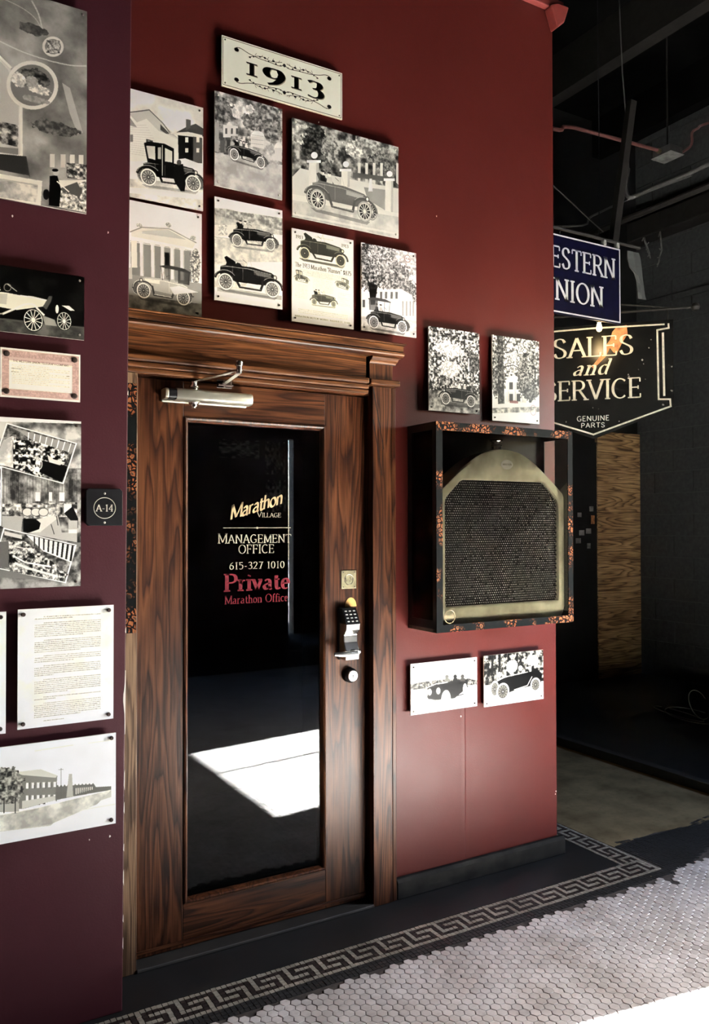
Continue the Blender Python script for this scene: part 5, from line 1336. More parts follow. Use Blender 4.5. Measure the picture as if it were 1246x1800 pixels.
# three tilted insets
def inset_(q):
    p.poly(q, .98); c = (sum(a[0] for a in q) / 4, sum(a[1] for a in q) / 4)
    qq = [(c[0] + (x - c[0]) * .965, c[1] + (y - c[1]) * .955) for x, y in q]; p.poly(qq, .4); return qq
q = inset_([(125, 110), (778, 308), (655, 718), (0, 530)]); p.leaves(q, .12, .5, 12); p.poly([(90, 290), (180, 240), (190, 560), (20, 520)], .82); p.leaves([(90, 290), (190, 240), (190, 560), (20, 520)], .6, .95, 26)
p.poly([(130, 140), (760, 325), (720, 420), (400, 310), (250, 200)], .5)
for k in range(8): p.line([(330 + k * 56, 205 + k * 15), (325 + k * 50, 290 + k * 26)], 3.5, .92)
p.leaves([(180, 250), (420, 300), (700, 400), (660, 520), (430, 650), (190, 560)], .0, .95, 9, contrast=3.5)
p.line(smooth_curve([(200, 520), (290, 525), (380, 570), (450, 640)]), 4, .85); p.poly([(450, 480), (690, 540), (640, 700), (430, 600)], .08); p.poly([(500, 420), (560, 470), (670, 500), (620, 530), (520, 500)], .8); p.ell(410, 570, 22, 26, .95); p.ell(430, 520, 24, 50, .85, ring=3)
q = inset_([(-600, 545), (85, 550), (80, 1140), (-600, 1120)]); p.leaves(q, .15, .9, 16); p.line([(-600, 945), (85, 960)], 4, .95)
q = inset_([(102, 1158), (778, 1325), (680, 1708), (0, 1552)]); p.leaves(q, .15, .55, 14)
p.poly([(310, 1225), (770, 1340), (720, 1500), (470, 1390)], .9)
for k in range(9): p.poly([(380 + k * 44, 1240 + k * 11), (392 + k * 45, 1243 + k * 11), (395 + k * 42, 1345 + k * 18), (384 + k * 41, 1340 + k * 18)], .15)
p.poly([(110, 1190), (270, 1230), (275, 1270), (110, 1230)], .75); p.poly([(60, 1300), (150, 1290), (150, 1560), (20, 1530)], .35)
p.leaves([(150, 1290), (300, 1290), (560, 1500), (700, 1620), (650, 1690), (160, 1590)], .1, .85, 9, contrast=3)
p.line([(200, 1440), (300, 1500), (540, 1545)], 6, .9); p.line([(210, 1510), (330, 1560), (600, 1640)], 9, .85); p.line([(180, 1340), (280, 1360), (360, 1365)], 4, .8)
panel('montage_print', 'factory montage with three tilted inset photographs on the maroon wall', 'poster', x0, x1, z0, z1, p.image('collage', .05), wallY=LW)

def letter(nm, label, x0, x1, z0, z1, seed, off=0):
    p = Pic(440, int(440 * (z1 - z0) / (x1 - x0)), bg=.97, tint=(1, .97, .90)); W_, H_ = p.w, p.h
    p.leaves([(0, 0), (1, 0), (1, 1), (0, 1)], .88, 1.0, 90, contrast=1.5)
    r = random.Random(seed); y = H_ * .075
    blocks = [2, 8, 7, 4, 6, 8, 2, 8, 1]
    for bi, nb in enumerate(blocks):
        for k in range(nb):
            xs = W_ * (.26 if k == 0 else .165); xe = W_ * (.86 if k < nb - 1 else r.uniform(.35, .7))
            p.fake(xs, xe, y, 5.2, .42, r.randint(0, 9999), .85); y += H_ * .0158
        y += H_ * .021
    return panel(nm, label, 'document', x0, x1, z0, z1, p.image(nm + str(seed), .03), wallY=LW, scr=.006, knob=.008, inset=.015)
x0, x1, z0, z1 = lrect((32, 1073), (199, 1062), (30, 1284), (200, 1262))
letter('letter', 'typewritten letter on cream paper with its full page in view', x0, x1, z0, z1, 3)
xr = at(10.5, 1180, FL)[0]
letter('letter', 'typewritten letter mostly cut off by the left edge of the photo', xr - .277, xr, z0 - .006, z1 - .004, 8)
x1 = at(203.5, 1370, FL)[0]; z1 = at(203, 1288, FL)[2]; z0 = at(204, 1447, FL)[2]; x0 = x1 - .561
p = Pic(760, int(760 * (z1 - z0) / .561), bg=1.0, tint=(1, .995, .93)).quad((-553, 1118), (815, 950), (-553, 1858), (822, 1585))
p.poly([(-553, 1430), (100, 1510), (300, 1470), (815, 1350), (822, 1600), (-553, 1870)], .9)
p.poly([(-553, 1560), (0, 1540), (300, 1480), (790, 1350), (790, 1400), (500, 1500), (400, 1600), (0, 1650), (-553, 1760)], .66); p.leaves([(-553, 1560), (0, 1540), (300, 1480), (790, 1350), (700, 1450), (400, 1590), (0, 1650), (-553, 1760)], .52, .85, 40)
p.poly([(-300, 1240), (200, 1215), (440, 1245), (430, 1420), (220, 1480), (-300, 1500)], .42); p.poly([(150, 1220), (330, 1200), (440, 1245), (430, 1262), (210, 1240)], .72)
for r_, y_ in enumerate((1295, 1385)):
    for k in range(6): p.rect(235 + k * 36, y_ - k * 1, 253 + k * 36, y_ + 42 - k * 2, .9); p.rect(252 + k * 36, y_, 258 + k * 36, y_ + 42, .25)
for x_, y_ in ((240, 1450), (320, 1435), (355, 1430)): p.rect(x_ - 8, y_, x_ + 8, y_ + 18, .15)
p.poly([(210, 1425), (430, 1390), (430, 1420), (210, 1480)], .7)
p.poly([(430, 1330), (550, 1315), (680, 1310), (690, 1330), (790, 1325), (790, 1350), (560, 1392), (430, 1420)], .35)
for k in range(11): p.poly([(430 + k * 23, 1330 - k), (442 + k * 23, 1310 - k), (454 + k * 23, 1330 - k)], .35)
for k in range(9): p.rect(560 + k * 13, 1335 - k, 566 + k * 13, 1380 - k * 4, .8)
p.poly([(500, 1400), (515, 1235), (535, 1235), (545, 1395)], .62); p.line([(463, 1195), (465, 1410)], 2.5, .3); p.line([(448, 1205), (478, 1203)], 2, .4)
p.blob(-420, 1330, 190, 150, .25, .6, 14); p.blob(90, 1330, 130, 170, .15, .62, 14); p.blob(-120, 1340, 160, 170, .2, .6, 14); p.poly([(20, 1450), (190, 1440), (190, 1500), (20, 1505)], .6)
for x_ in (90, 165): p.line([(x_, 1400), (x_, 1510)], 4, .2)
p.line([(290, 1070), (540, 1032)], 4, .82); p.line([(640, 1020), (800, 1000)], 3, .84); p.line([(600, 1490), (820, 1450)], 3, .82)
panel('photograph', 'wide pale photograph of a brick factory with trees, lowest on the maroon wall', 'picture', x0, x1, z0, z1, p.image('factory', .03), wallY=LW, scr=.006, knob=.008)
# numbered plate
q0, q1 = at(150, 858, LW - .012), at(215, 924, LW - .012)
pl = thing('number_plate', 'small black square plate lettered A-14 inside a ring', 'sign', ((q0[0] + q1[0]) / 2, LW, q1[2]))
xa, xb, za_, zb_ = q0[0] + .002, q1[0], q1[2], q0[2]
c = .008
build('plate', MB().prism([(xa + c, za_), (xb, za_), (xb, zb_ - c), (xb - c, zb_), (xa + c, zb_), (xa, zb_ - c), (xa, za_ + c)], 'y', LW - .016, LW - .0004), M['blackplastic'], pl, bevel=.0015)
cx, cz = at(184, 893, LW - .0165)[0], at(184, 893, LW - .0165)[2]
rr = (at(203, 893, LW - .0165)[0] - at(165, 893, LW - .0165)[0]) / 2
mb = MB(); mb.tube([(cx + rr * math.cos(t), LW - .0163, cz + rr * .98 * math.sin(t)) for t in np.linspace(0, math.tau, 41)[:-1]], .0011, 6, closed=True)
build('ring', mb, M['cream'], pl)
text_part('lettering', 'A-14', (cx, LW - .0166, cz - .010), U, V, pl, M['cream'], cx=True, h=.020, width=.052, thick=.17, thin=.07)
for dz_ in (-1, 1): build('screw', MB().lathe([(.0035, -.0155), (.0035, -.0172), (.002, -.0178)], (cx, LW, cz + dz_ * .045), 'y', 10), M['screw_light'], pl)

# ================================================================== RADIATOR IN ITS CASE
CX0, CX1, CY, CZ0, CZ1 = 1.888, 2.624, -.200, 1.090, 1.924
cs = thing('display_case', 'glass display case with black and copper taped edges on the red wall', 'case', ((CX0 + CX1) / 2, 0, CZ0))
build('back_panel', MB().box(CX0, CX1, -.006, -.0005, CZ0, CZ1), M['core'], cs)
build('top_panel', MB().box(CX0, CX1, CY + .004, -.006, CZ1 - .006, CZ1), M['blackpaint'], cs)
build('base_board', MB().box(CX0, CX1, CY + .004, -.006, CZ0, CZ0 + .014), simple('grey_base_board', (.20, .18, .14), .5), cs)
e = .031
mb = MB(); mb.box(CX0, CX0 + e, CY, CY + .004, CZ0, CZ1); build('front_edge', mb, M['burl'], cs)
mb = MB(); mb.box(CX1 - e * .9, CX1, CY, CY + .004, CZ0, CZ1); build('front_edge', mb, M['burl'], cs)
mb = MB(); mb.box(CX0 + e, CX1 - e * .9, CY, CY + .004, CZ1 - .034, CZ1); build('front_edge', mb, M['burl'], cs)
mb = MB(); mb.box(CX0 + e, CX1 - e * .9, CY, CY + .004, CZ0, CZ0 + .030); build('front_edge', mb, M['burl'], cs)
s_ = .022
for X in (CX0, CX1 - .004):
    mb = MB(); mb.box(X, X + .004, CY + .004, CY + .004 + s_, CZ0, CZ1); mb.box(X, X + .004, -.006 - s_, -.006, CZ0, CZ1); mb.box(X, X + .004, CY + .004 + s_, -.006 - s_, CZ1 - .030, CZ1 - .006); mb.box(X, X + .004, CY + .004 + s_, -.006 - s_, CZ0 + .014, CZ0 + .046)
    build('side_edge', mb, M['blackpaint'], cs)
    build('side_glass', MB().box(X + .001, X + .003, CY + .004 + s_, -.006 - s_, CZ0 + .046, CZ1 - .030), M['caseglass'], cs)
build('front_glass', MB().box(CX0 + e, CX1 - e * .9, CY + .001, CY + .003, CZ0 + .030, CZ1 - .034), M['caseglass'], cs)
c_ = at(790.5, 1084, CY - .0005); rr = .026
mb = MB(); mb.tube([(c_[0] + rr * math.cos(t), CY - .0004, c_[2] + rr * math.sin(t)) for t in np.linspace(0, math.tau, 37)[:-1]], .0013, 6, closed=True)
qs, w_ = text_quads('A-18', h=.014, thick=.18, thin=.08, serif=False)
for q_ in qs: mb.add([(c_[0] - w_ / 2 + a, CY - .0006, c_[2] - .007 + b) for a, b in q_], [(0, 1, 2, 3)])
build('ring_sticker', mb, M['gold'], cs, label='gold ringed number sticker')

rd = thing('car_radiator', 'antique nickel car radiator with arched top and honeycomb core inside the case', 'radiator', (2.262, -.11, CZ0 + .014))
rcx, ry0, ry1 = 2.262, -.168, -.062
def half_outline(pts): return [(rcx + x, z) for x, z in pts] + [(rcx - x, z) for x, z in reversed(pts)]
top = smooth_curve([(.335, 1.652), (.262, 1.712), (.205, 1.757), (.150, 1.793), (.095, 1.818), (.045, 1.829), (0, 1.832)], 4)
zb0 = CZ0 + .0145
bot = [(.300, zb0), (.322, zb0 + .006), (.336, zb0 + .022), (.341, zb0 + .045)]
right = bot + [(.341, 1.648)] + top
outer = right + [(-x, z) for x, z in reversed(right[:-1])]
icore = [(.285, 1.186), (.306, 1.186), (.306, 1.612), (.300, 1.626), (.228, 1.694), (.212, 1.699), (0, 1.699)]
inner = icore + [(-x, z) for x, z in reversed(icore[:-1])]
def resample(pts, n, start):
    P = pts + [pts[0]]; d = [0]
    for a_, b_ in zip(P[:-1], P[1:]): d.append(d[-1] + math.hypot(b_[0] - a_[0], b_[1] - a_[1]))
    return P, d
def polar(pts, c, n=144):
    """points where rays from c leave the outline, so two outlines pair up"""
    out = []
    for k in range(n):
        t = math.tau * k / n; dx, dz = math.cos(t), math.sin(t); best = None
        for (ax, az), (bx, bz) in zip(pts, pts[1:] + pts[:1]):
            ex, ez = bx - ax, bz - az; den = dx * ez - dz * ex
            if abs(den) < 1e-12: continue
            s = ((ax - c[0]) * ez - (az - c[1]) * ex) / den; u = ((ax - c[0]) * dz - (az - c[1]) * dx) / den
            if s > 0 and -1e-6 <= u <= 1 + 1e-6 and (best is None or s < best): best = s
        out.append((c[0] + dx * best, c[1] + dz * best))
    return out
cc = (0.0, 1.44)
PO, PI_ = polar(outer, cc), polar(inner, cc)
def lp(P, y, s=1.0): return [(rcx + (x - cc[0]) * s, y, cc[1] + (z - cc[1]) * s) for x, z in P]
def mixl(a_, b_, k): return [(p[0] * (1 - k) + q[0] * k, p[1] * (1 - k) + q[1] * k) for p, q in zip(a_, b_)]
mb = MB()
loops = [lp(PO, ry1, .985), lp(PO, ry0 + .012), lp(PO, ry0 + .005, .997), lp(mixl(PO, PI_, .10), ry0 - .001), lp(mixl(PO, PI_, .5), ry0 - .003), lp(mixl(PO, PI_, .90), ry0 - .001), lp(PI_, ry0 + .004), lp(PI_, ry0 + .022)]
mb.loft(loops, cap=False)
build('shell', mb, M['brass'], rd, smooth=True)
mb = MB(); mb.loft([lp(PO, ry1, .97), lp(PO, ry1 - .001, .985)]); build('back_cover', mb, M['core'], rd)
mb = MB(); mb.loft([lp(PI_, ry0 + .020, 1.004), lp(PI_, ry0 + .024, 1.004)]); core = build('core_back', mb, M['core'], rd)
rr_h = random.Random(9)
# honeycomb of small tubes
cell = MB(); pitch = .0112
def inside(x, z, P=inner):
    c = False
    for (ax, az), (bx, bz) in zip(P, P[1:] + P[:1]):
        if (az > z) != (bz > z) and x < (bx - ax) * (z - az) / (bz - az) + ax: c = not c
    return c
rowh = pitch * .866; r_i = 0; zz = 1.190
while zz < 1.697:
    xx = -.304 + (pitch / 2 if r_i % 2 else 0)
    while xx < .305:
        if inside(xx, zz):
            vs = []
            ro, ri = pitch * .56, pitch * .46
            for rr_, y in ((ro, ry0 + .0165), (ro, ry0 + .0120), (ri, ry0 + .0120), (ri, ry0 + .0195)):
                for k in range(6):
                    t = math.radians(60 * k + 30); vs.append((rcx + xx + rr_ * math.cos(t), y, zz + rr_ * math.sin(t)))
            cell.add(vs, [(a6 * 6 + k, a6 * 6 + (k + 1) % 6, a6 * 6 + 6 + (k + 1) % 6, a6 * 6 + 6 + k) for a6 in range(3) for k in range(6)])
        xx += pitch
    zz += rowh; r_i += 1
build('honeycomb_tubes', cell, M['cell'], rd, kind='stuff', recalc=False)
dots = MB()
for r_ in range(52):
    for c_ in range(58):
        x, z = -.304 + c_ * pitch + (pitch / 2 if r_ % 2 else 0), 1.190 + r_ * rowh + pitch * .33
        if inside(x, z) and rr_h.random() < .94: dots.add([(rcx + x - .0020, ry0 + .0112, z - .0014), (rcx + x + .0020, ry0 + .0112, z - .0014), (rcx + x + .0020, ry0 + .0112, z + .0014), (rcx + x - .0020, ry0 + .0112, z + .0014)], [(0, 1, 2, 3)])
build('tube_seams', dots, simple('solder', (.42, .42, .39), .5, .2, var=.5, scale=60), rd, kind='stuff', recalc=False)
dots = MB()
rr2 = random.Random(3)
for k in range(46):
    x, z = rr2.uniform(-.29, .29), rr2.uniform(1.2, 1.68)
    if inside(x, z):
        x = round(x / pitch) * pitch; n = rr2.choice((1, 1, 2, 3))
        for j in range(n): dots.box(rcx + x + j * .004, rcx + x + j * .004 + .0035, ry0 + .0115, ry0 + .0125, z - j * .009, z - j * .009 + .0045)
build('bright_nicks', dots, M['chrome'], rd, kind='stuff')
mb = MB(); mb.lathe([(.020, 1.826), (.020, 1.846), (.024, 1.848), (.024, 1.853), (.012, 1.855), (.015, 1.862), (.026, 1.866), (.028, 1.870), (.026, 1.876), (.008, 1.879)], (rcx - .006, (ry0 + ry1) / 2 - .012, 0), 'z', 24)
build('filler_cap', mb, M['chrome'], rd, smooth=True)
mb = MB(); ex, ez = .0, 1.765
el_ = [(rcx + .012 + .032 * math.cos(t), 1.768 + .020 * math.sin(t)) for t in np.linspace(0, math.tau, 33)[:-1]]
mb.prism(el_, 'y', ry0 - .0055, ry0 - .001); bd = build('badge', mb, simple('pale_badge', (.62, .62, .55), .4, .4, var=.1), rd, bevel=.001)
text_part('badge_marks', 'MARATHON', (rcx + .012, ry0 - .0058, 1.7645), U, V, bd, M['brass_dull'], cx=True, h=.008, width=.048, thick=.2, thin=.12, serif=False)
mb = MB(); mb.cyl((rcx + .338, -.13, 1.475), (rcx + .3575, -.13, 1.475), .005, n=12); mb.cyl((CX1 - .012, -.13, 1.475), (CX1 - .0045, -.13, 1.475), .009, n=12)
build('side_bolt', mb, M['chrome'], rd)

# ================================================================== PASSAGE: SIGNS AND FITTINGS
# navy sign parallel to the wall, hanging from a bar
SY = .50
def sat(x, y): return at(x, y, SY)
xl, xr_ = sat(918, 480)[0], sat(1091, 480)[0]; zt_ = (sat(1090, 437)[2] + sat(972, 408)[2]) / 2; zb_ = (sat(1090, 571)[2] + sat(972, 548)[2]) / 2
s1 = thing('hanging_sign', 'navy blue enamel sign with white lettering hanging past the red wall edge', 'sign', ((xl + xr_) / 2, SY, zb_))
build('sign_board', MB().box(xl, xr_, SY, SY + .018, zb_, zt_), M['blueenamel'], s1, bevel=.002)
mb = MB(); fy = SY - .0012
i_, w_ = .006, .0075
for (a0_, a1_, b0_, b1_) in ((xl + i_, xr_ - i_, zt_ - i_ - w_, zt_ - i_), (xl + i_, xr_ - i_, zb_ + i_, zb_ + i_ + w_), (xl + i_, xl + i_ + w_, zb_ + i_, zt_ - i_), (xr_ - i_ - w_, xr_ - i_, zb_ + i_, zt_ - i_)):
    mb.box(a0_, a1_, fy, SY, b0_, b1_)
build('white_border', mb, M['whiteenamel'], s1)
E_ = sat(972.5, 460); Nn = sat(1081, 487)
h_ = sat(1055, 450)[2] - sat(1055, 484)[2]
zc1 = (sat(1055, 484)[2] + sat(985, 470)[2]) / 2
wq, wt = text_quads('WESTERN', h=h_, thick=.17, thin=.075, nib=8, track=.07)
we, _w = text_quads('W', h=h_, thick=.17, thin=.075, nib=8)
# scale so that the last letter ends where it should and E begins at the wall edge
tot = (Nn[0] - sat(974, 460)[0]) / (1 - (1.2 + .07 + .25) / (wt / h_))
text_part('lettering', 'WESTERN', (Nn[0] - tot, fy, sat(1081, 491)[2]), U, V, s1, M['whiteenamel'], h=h_ * 1.02, width=tot, thick=.17, thin=.075, nib=8, track=.07)
N2, N1 = sat(1060, 540), sat(976, 520)
_, ut = text_quads('UNION', h=1, track=.09); tot2 = (N2[0] - N1[0]) / (1 - (.92 + .09) / ut)
text_part('lettering', 'UNION', (N2[0] - tot2, fy, sat(1060, 541)[2]), U, V, s1, M['whiteenamel'], h=h_ * 1.03, width=tot2, thick=.17, thin=.075, nib=8, track=.09)
xbar = sat(1126, 432)[0]
mb = MB(); mb.tube([(2.700, SY + .009, zt_ + .035), (xbar, SY + .009, zt_ + .035)], .010, 8)
for px in (985, 1063, 1087):
    X = sat(px, 420)[0]; mb.tube([(X, SY + .009, zt_ + .045), (X + .006, SY + .009, zt_ + .02), (X, SY + .009, zt_ - .004)], .004, 6)
build('hanger_bar', mb, M['steel_dark'], s1)
for px in (1063, 1086):
    X = sat(px, 420)[0]; mb = MB(); mb.box(X - .012, X + .010, SY - .006, SY + .024, zt_ - .004, zt_ + .030); build('clamp', mb, M['rag'], s1, bevel=.006)
# black arrow-bottomed sign, turned to the viewer
al = math.radians(42.6)
D = np.array([math.sin(al), -math.cos(al), 0.0])       # along the board, towards the near right end
P0 = at(1043, 768, .95); NRM = np.array([-math.cos(al), -math.sin(al), 0.0])
def onsign(x, y, off=0.0):
    d = ray(x, y); Q = P0 + NRM * off; t_ = ((Q - CP) @ NRM) / (d @ NRM); P = CP + d * t_; return (float((P - P0) @ D), float(P[2]))
s2 = thing('hanging_sign', 'black enamel sign reading Sales and Service with a pointed bottom edge', 'sign', tuple(P0))
def on3(s, z, off): return tuple(P0 + D * s + NRM * off + np.array([0, 0, z - P0[2]]))
def solid(pts, o0, o1):
    mb = MB(); n = len(pts); mb.add([on3(s, z, o0) for s, z in pts] + [on3(s, z, o1) for s, z in pts], [tuple(range(n)), tuple(reversed(range(n, 2 * n)))] + [(i, i + n, (i + 1) % n + n, (i + 1) % n) for i in range(n)]); return mb
rt = onsign(1183, 563); rb = onsign(1184, 716); ap = onsign(1043, 771)
sw = (rt[0] + rb[0]) / 2; zt2 = rt[1] + .004; zs = rb[1]
out = [(-sw, zt2), (-sw, zs), (0, ap[1] - .004), (sw, zs), (sw, zt2)]
build('sign_board', solid(out, -.009, .009), M['blackenamel'], s2)
def ribbon(px, wpx, off=.0105, mirror=True):
    mb = MB(); P = [onsign(*q) for q in px]; w = wpx
    for sgn in ((1, -1) if mirror else (1,)):
        for (a_, b_) in zip(P[:-1], P[1:]):
            dx, dz = b_[0] - a_[0], b_[1] - a_[1]; L = math.hypot(dx, dz); nx_, nz_ = -dz / L * w, dx / L * w; ux, uz = dx / L * w * .9, dz / L * w * .9
            q = [(a_[0] - ux + nx_, a_[1] - uz + nz_), (b_[0] + ux + nx_, b_[1] + uz + nz_), (b_[0] + ux - nx_, b_[1] + uz - nz_), (a_[0] - ux - nx_, a_[1] - uz - nz_)]
            mb.add([on3(s * sgn, z, off) for s, z in q], [(0, 1, 2, 3)])
    return mb
f4 = lambda x, y: (940 + x / 4.072, 380 + y / 4.072)
mb = ribbon([f4(955, 775), f4(957, 803), f4(875, 818), f4(885, 1312), f4(967, 1312), f4(971, 1362), (1043, 764)], .0052)
mb2 = ribbon([f4(915, 842), f4(925, 1282)], .0065)
mb.add(mb2.v, mb2.f); mb3 = ribbon([(1043, f4(0, 805)[1]), f4(922, 777)], .0052); mb.add(mb3.v, mb3.f)
build('white_border', mb, M['cream'], s2, recalc=False)
def sign_text(s, px0, px1, ybase, hpx, mat, **kw):
    a_, b_ = onsign(px0, ybase), onsign(px1, ybase); h = onsign(px0, ybase - hpx)[1] - a_[1]
    text_part('lettering', s, on3(a_[0], a_[1], .0106), D, (0, 0, 1), s2, M[mat], h=h, width=b_[0] - a_[0], **kw)
sign_text('SALES', 972, 1114, 631, 33, 'cream', thick=.15, thin=.06, nib=0, track=.05)
sign_text('and', 1006, 1068, 661, 26, 'cream', thick=.16, thin=.06, nib=15, shear=.35, track=.10)
sign_text('SERVICE', 958, 1128, 706, 33, 'cream', thick=.15, thin=.06, nib=0, track=.05)
sign_text('GENUINE', 1014, 1071, 741, 8.5, 'whiteenamel', thick=.15, thin=.12, serif=False, track=.12)
sign_text('PARTS', 1021, 1063, 752.5, 8, 'whiteenamel', thick=.15, thin=.12, serif=False, track=.12)
pts = [(1101, 572), (1103, 588), (1094, 602), (1084, 622), (1078, 620), (1072, 612), (1064, 628), (1052, 640), (1043, 649), (1040, 645), (1052, 630), (1062, 618), (1066, 606), (1072, 598), (1076, 584), (1084, 575)]
mb = MB(); mb.add([on3(*onsign(*q), .0100) for q in pts], [tuple(range(len(pts)))])
build('rust_patch', mb, M['rust'], s2, recalc=False)
mb = MB()
for (x, y, r) in ((1129, 633, 3), (1105, 662, 2.5), (1104, 659, 2), (1122, 650, 1.6), (1134, 667, 1.5), (1042, 717, 2), (1052, 719, 1.2), (1180, 687, 3.5), (1180, 645, 2), (1175, 642, 1.6), (1165, 712, 3), (1078, 680, 2), (1140, 612, 2.2), (1144, 598, 2.4), (1131, 640, 1.5), (995, 742, 2.2), (1088, 741, 2)):
    s, z = onsign(x, y); r *= .0028
    mb.add([on3(s + r * R.uniform(.4, 1) * math.cos(k), z + r * R.uniform(.4, 1.1) * math.sin(k), .0102) for k in np.linspace(0, 5.3, 7)], [tuple(range(7))])
build('chips', mb, simple('chipped_enamel', (.16, .15, .13), .8, var=.3), s2, kind='stuff', recalc=False)
# its bracket: rod with a ball finial, brace and links
sL = -(P0[0] - 2.703) / D[0]; rz = onsign(1172, 543)[1]; sE = onsign(1222, 541)[0]
mb = MB(); mb.tube([on3(sE, rz, 0), on3(sL, rz, 0)], .009, 8)
mb.tube([on3(sE - .02, rz + .0, 0), on3(sE - .16, rz + .006, 0), on3(sE - .30, rz + .030, 0), on3(sL, rz + .34, 0)], .006, 8)
mb.lathe([(.004, -.028), (.020, -.020), (.028, 0), (.020, .020), (.004, .028)], on3(sE, rz, 0), 'z', 16)
for s in (onsign(1172, 560)[0], -onsign(1172, 560)[0]): mb.tube([on3(s, rz - .008, 0), on3(s + .006, (rz + zt2) / 2, .004), on3(s, zt2 - .002, 0)], .004, 6)
build('bracket', mb, M['steel_dark'], s2, smooth=True)
# lit bulb between the two signs
bp_ = at(1053, 577, .74)
bb_ = thing('light_bulb', 'small lit bulb glowing warm between the two hanging signs', 'lamp', tuple(bp_))
build('glass_bulb', MB().lathe([(.003, -.020), (.012, -.016), (.017, -.004), (.016, .010), (.012, .024), (.010, .036)], tuple(bp_), 'z', 18), M['bulb'], bb_, smooth=True)
build('socket', MB().lathe([(.014, .034), (.016, .038), (.016, .075), (.006, .082)], tuple(bp_), 'z', 14), M['blackplastic'], bb_, smooth=True)
build('cord', MB().tube([tuple(bp_ + np.array([0, 0, .080])), tuple(bp_ + np.array([.01, .0, 1.2])), tuple(np.array([bp_[0], bp_[1], 5.399]))], .003, 6), M['blackplastic'], bb_)
ld = bpy.data.lights.new('bulb_glow', 'POINT'); ld.energy = 1.3; ld.color = (1.0, .70, .36); ld.shadow_soft_size = .035
lo = bpy.data.objects.new('bulb_glow', ld); COL.objects.link(lo); lo.location = Vector(tuple(bp_)) + Vector((0, -.005, -.045))

# plywood panel and black board against the passage end
pw = build('plywood_panel', MB().box(5.905, 6.492, 2.725, 2.7585, .051, 2.405), M['ply'])
tag(pw, 'tall bare plywood panel leaning flat against the dark passage end', 'panel')
bo = thing('notice_board', 'black board with small dull notes left of the plywood panel', 'board', (5.70, 2.74, .051))
build('board', MB().box(5.30, 5.900, 2.735, 2.7585, .051, 2.30), M['blackpaint'], bo)
for (x0_, y0_, x1_, y1_) in ((1015, 901, 1022, 909), (1018, 932, 1027, 941), (1030, 929, 1039, 938), (1012, 946, 1021, 955), (1032, 955, 1038, 964), (1036, 890, 1043, 899)):
    a_, b_ = at(x0_, y0_, 2.733), at(x1_, y1_, 2.733)
    build('note', MB().box(a_[0], b_[0], 2.7335, 2.7348, b_[2], a_[2]), M['paperdim'], bo)
a_, b_ = at(1039, 906, 2.733), at(1045, 921, 2.733)
build('note', MB().box(a_[0], min(b_[0], 5.899), 2.732, 2.7348, b_[2], a_[2]), M['rust'], bo, label='rust coloured tag')
# loops of wire on the floor by the block wall
wr = MB(); wy = atz(1215, 1262, .055)
def wloop(cx, cy, rx, ry, z, tilt, t0=0, t1=6.28, n=26):
    wr.tube([(cx + rx * math.cos(t), cy + ry * math.sin(t), z + tilt * (1 + math.sin(t))) for t in np.linspace(t0, t1, n)], .0035, 6)
c0 = atz(1215, 1262, .055)
wloop(c0[0], c0[1], .16, .20, .055, .02, 0, 5.6); wloop(c0[0] + .05, c0[1] - .03, .10, .05, .056, .10, .3, 6.0); wloop(c0[0] - .02, c0[1] + .10, .07, .22, .056, .015, 1, 6.9)
wo = build('wire_coil', wr, M['wire'], smooth=True); tag(wo, 'loose coil of dull wire lying on the dark floor by the blocks', 'wire')

# pipes, conduit and struts overhead
def pipe(name, label, pts, r, mat, cat='pipe', k=5):
    mb = MB(); mb.tube(smooth_curve([tuple(q) for q in pts], k) if len(pts) > 2 else pts, r, 10); o = build(name, mb, M[mat], smooth=True); return tag(o, label, cat)
gx = at(1106, 340, 1.2)
pe = atx(1246, 288, gx[0] + .02); pm = atx(1115, 345, gx[0] + .01)
top_ = at(1087, 50, 1.2)
pipe('conduit', 'grey steel conduit bending from a drop down along the dark ceiling', [at(1104, 297, 1.2), at(1100, 318, 1.2), at(1100, 336, 1.19), at(1106, 347, 1.16), atx(1120, 343, gx[0]), atx(1160, 325, gx[0]), atx(1246, 288, gx[0]), (gx[0], -.40, gx[2])], .016, 'pipe')
mb = MB(); mb.tube([tuple(at(1105, 297, 1.2)), tuple(at(1102, 230, 1.2)), tuple(at(1094, 130, 1.2)), (at(1087, 50, 1.2)[0], 1.2, 5.40)], .0045, 6)
tag(build('hanger_rod', mb, M['pipe'], smooth=True), 'thin pale rod dropping from the ceiling to the grey conduit', 'rod')
rb_ = at(1172, 267, 1.25)
pipe('conduit', 'reddish brown conduit crossing from the red wall to a ceiling box', [(2.707, 1.25, at(974, 227, 1.25)[2] - .02), (3.3, 1.25, at(974, 227, 1.25)[2] - .02), at(974, 227, 1.25), at(990, 223, 1.25), at(1008, 224, 1.25), at(1030, 230, 1.25), at(1090, 246, 1.25), at(1160, 265, 1.25)], .013, 'redpipe')
q0 = at(1160, 268, 1.25)
jb = thing('junction_box', 'small grey metal junction box at the end of the reddish conduit', 'box', tuple(rb_))
build('box_body', MB().box(q0[0] + .0, q0[0] + .14, 1.16, 1.32, q0[2] - .02, q0[2] + .035), M['pipe'], jb, bevel=.004)
build('cover', MB().box(q0[0] - .006, q0[0] + .146, 1.15, 1.33, q0[2] - .024, q0[2] - .0205), M['rag'], jb)
build('connector', MB().cyl((q0[0] - .03, 1.25, q0[2] + .008), (q0[0] - .002, 1.25, q0[2] + .008), .018, n=14), M['brass_dull'], jb)
build('box_hanger', MB().cyl((q0[0] + .07, 1.24, q0[2] + .036), (q0[0] + .07, 1.24, 5.40), .006, n=8), M['steel_dark'], jb)
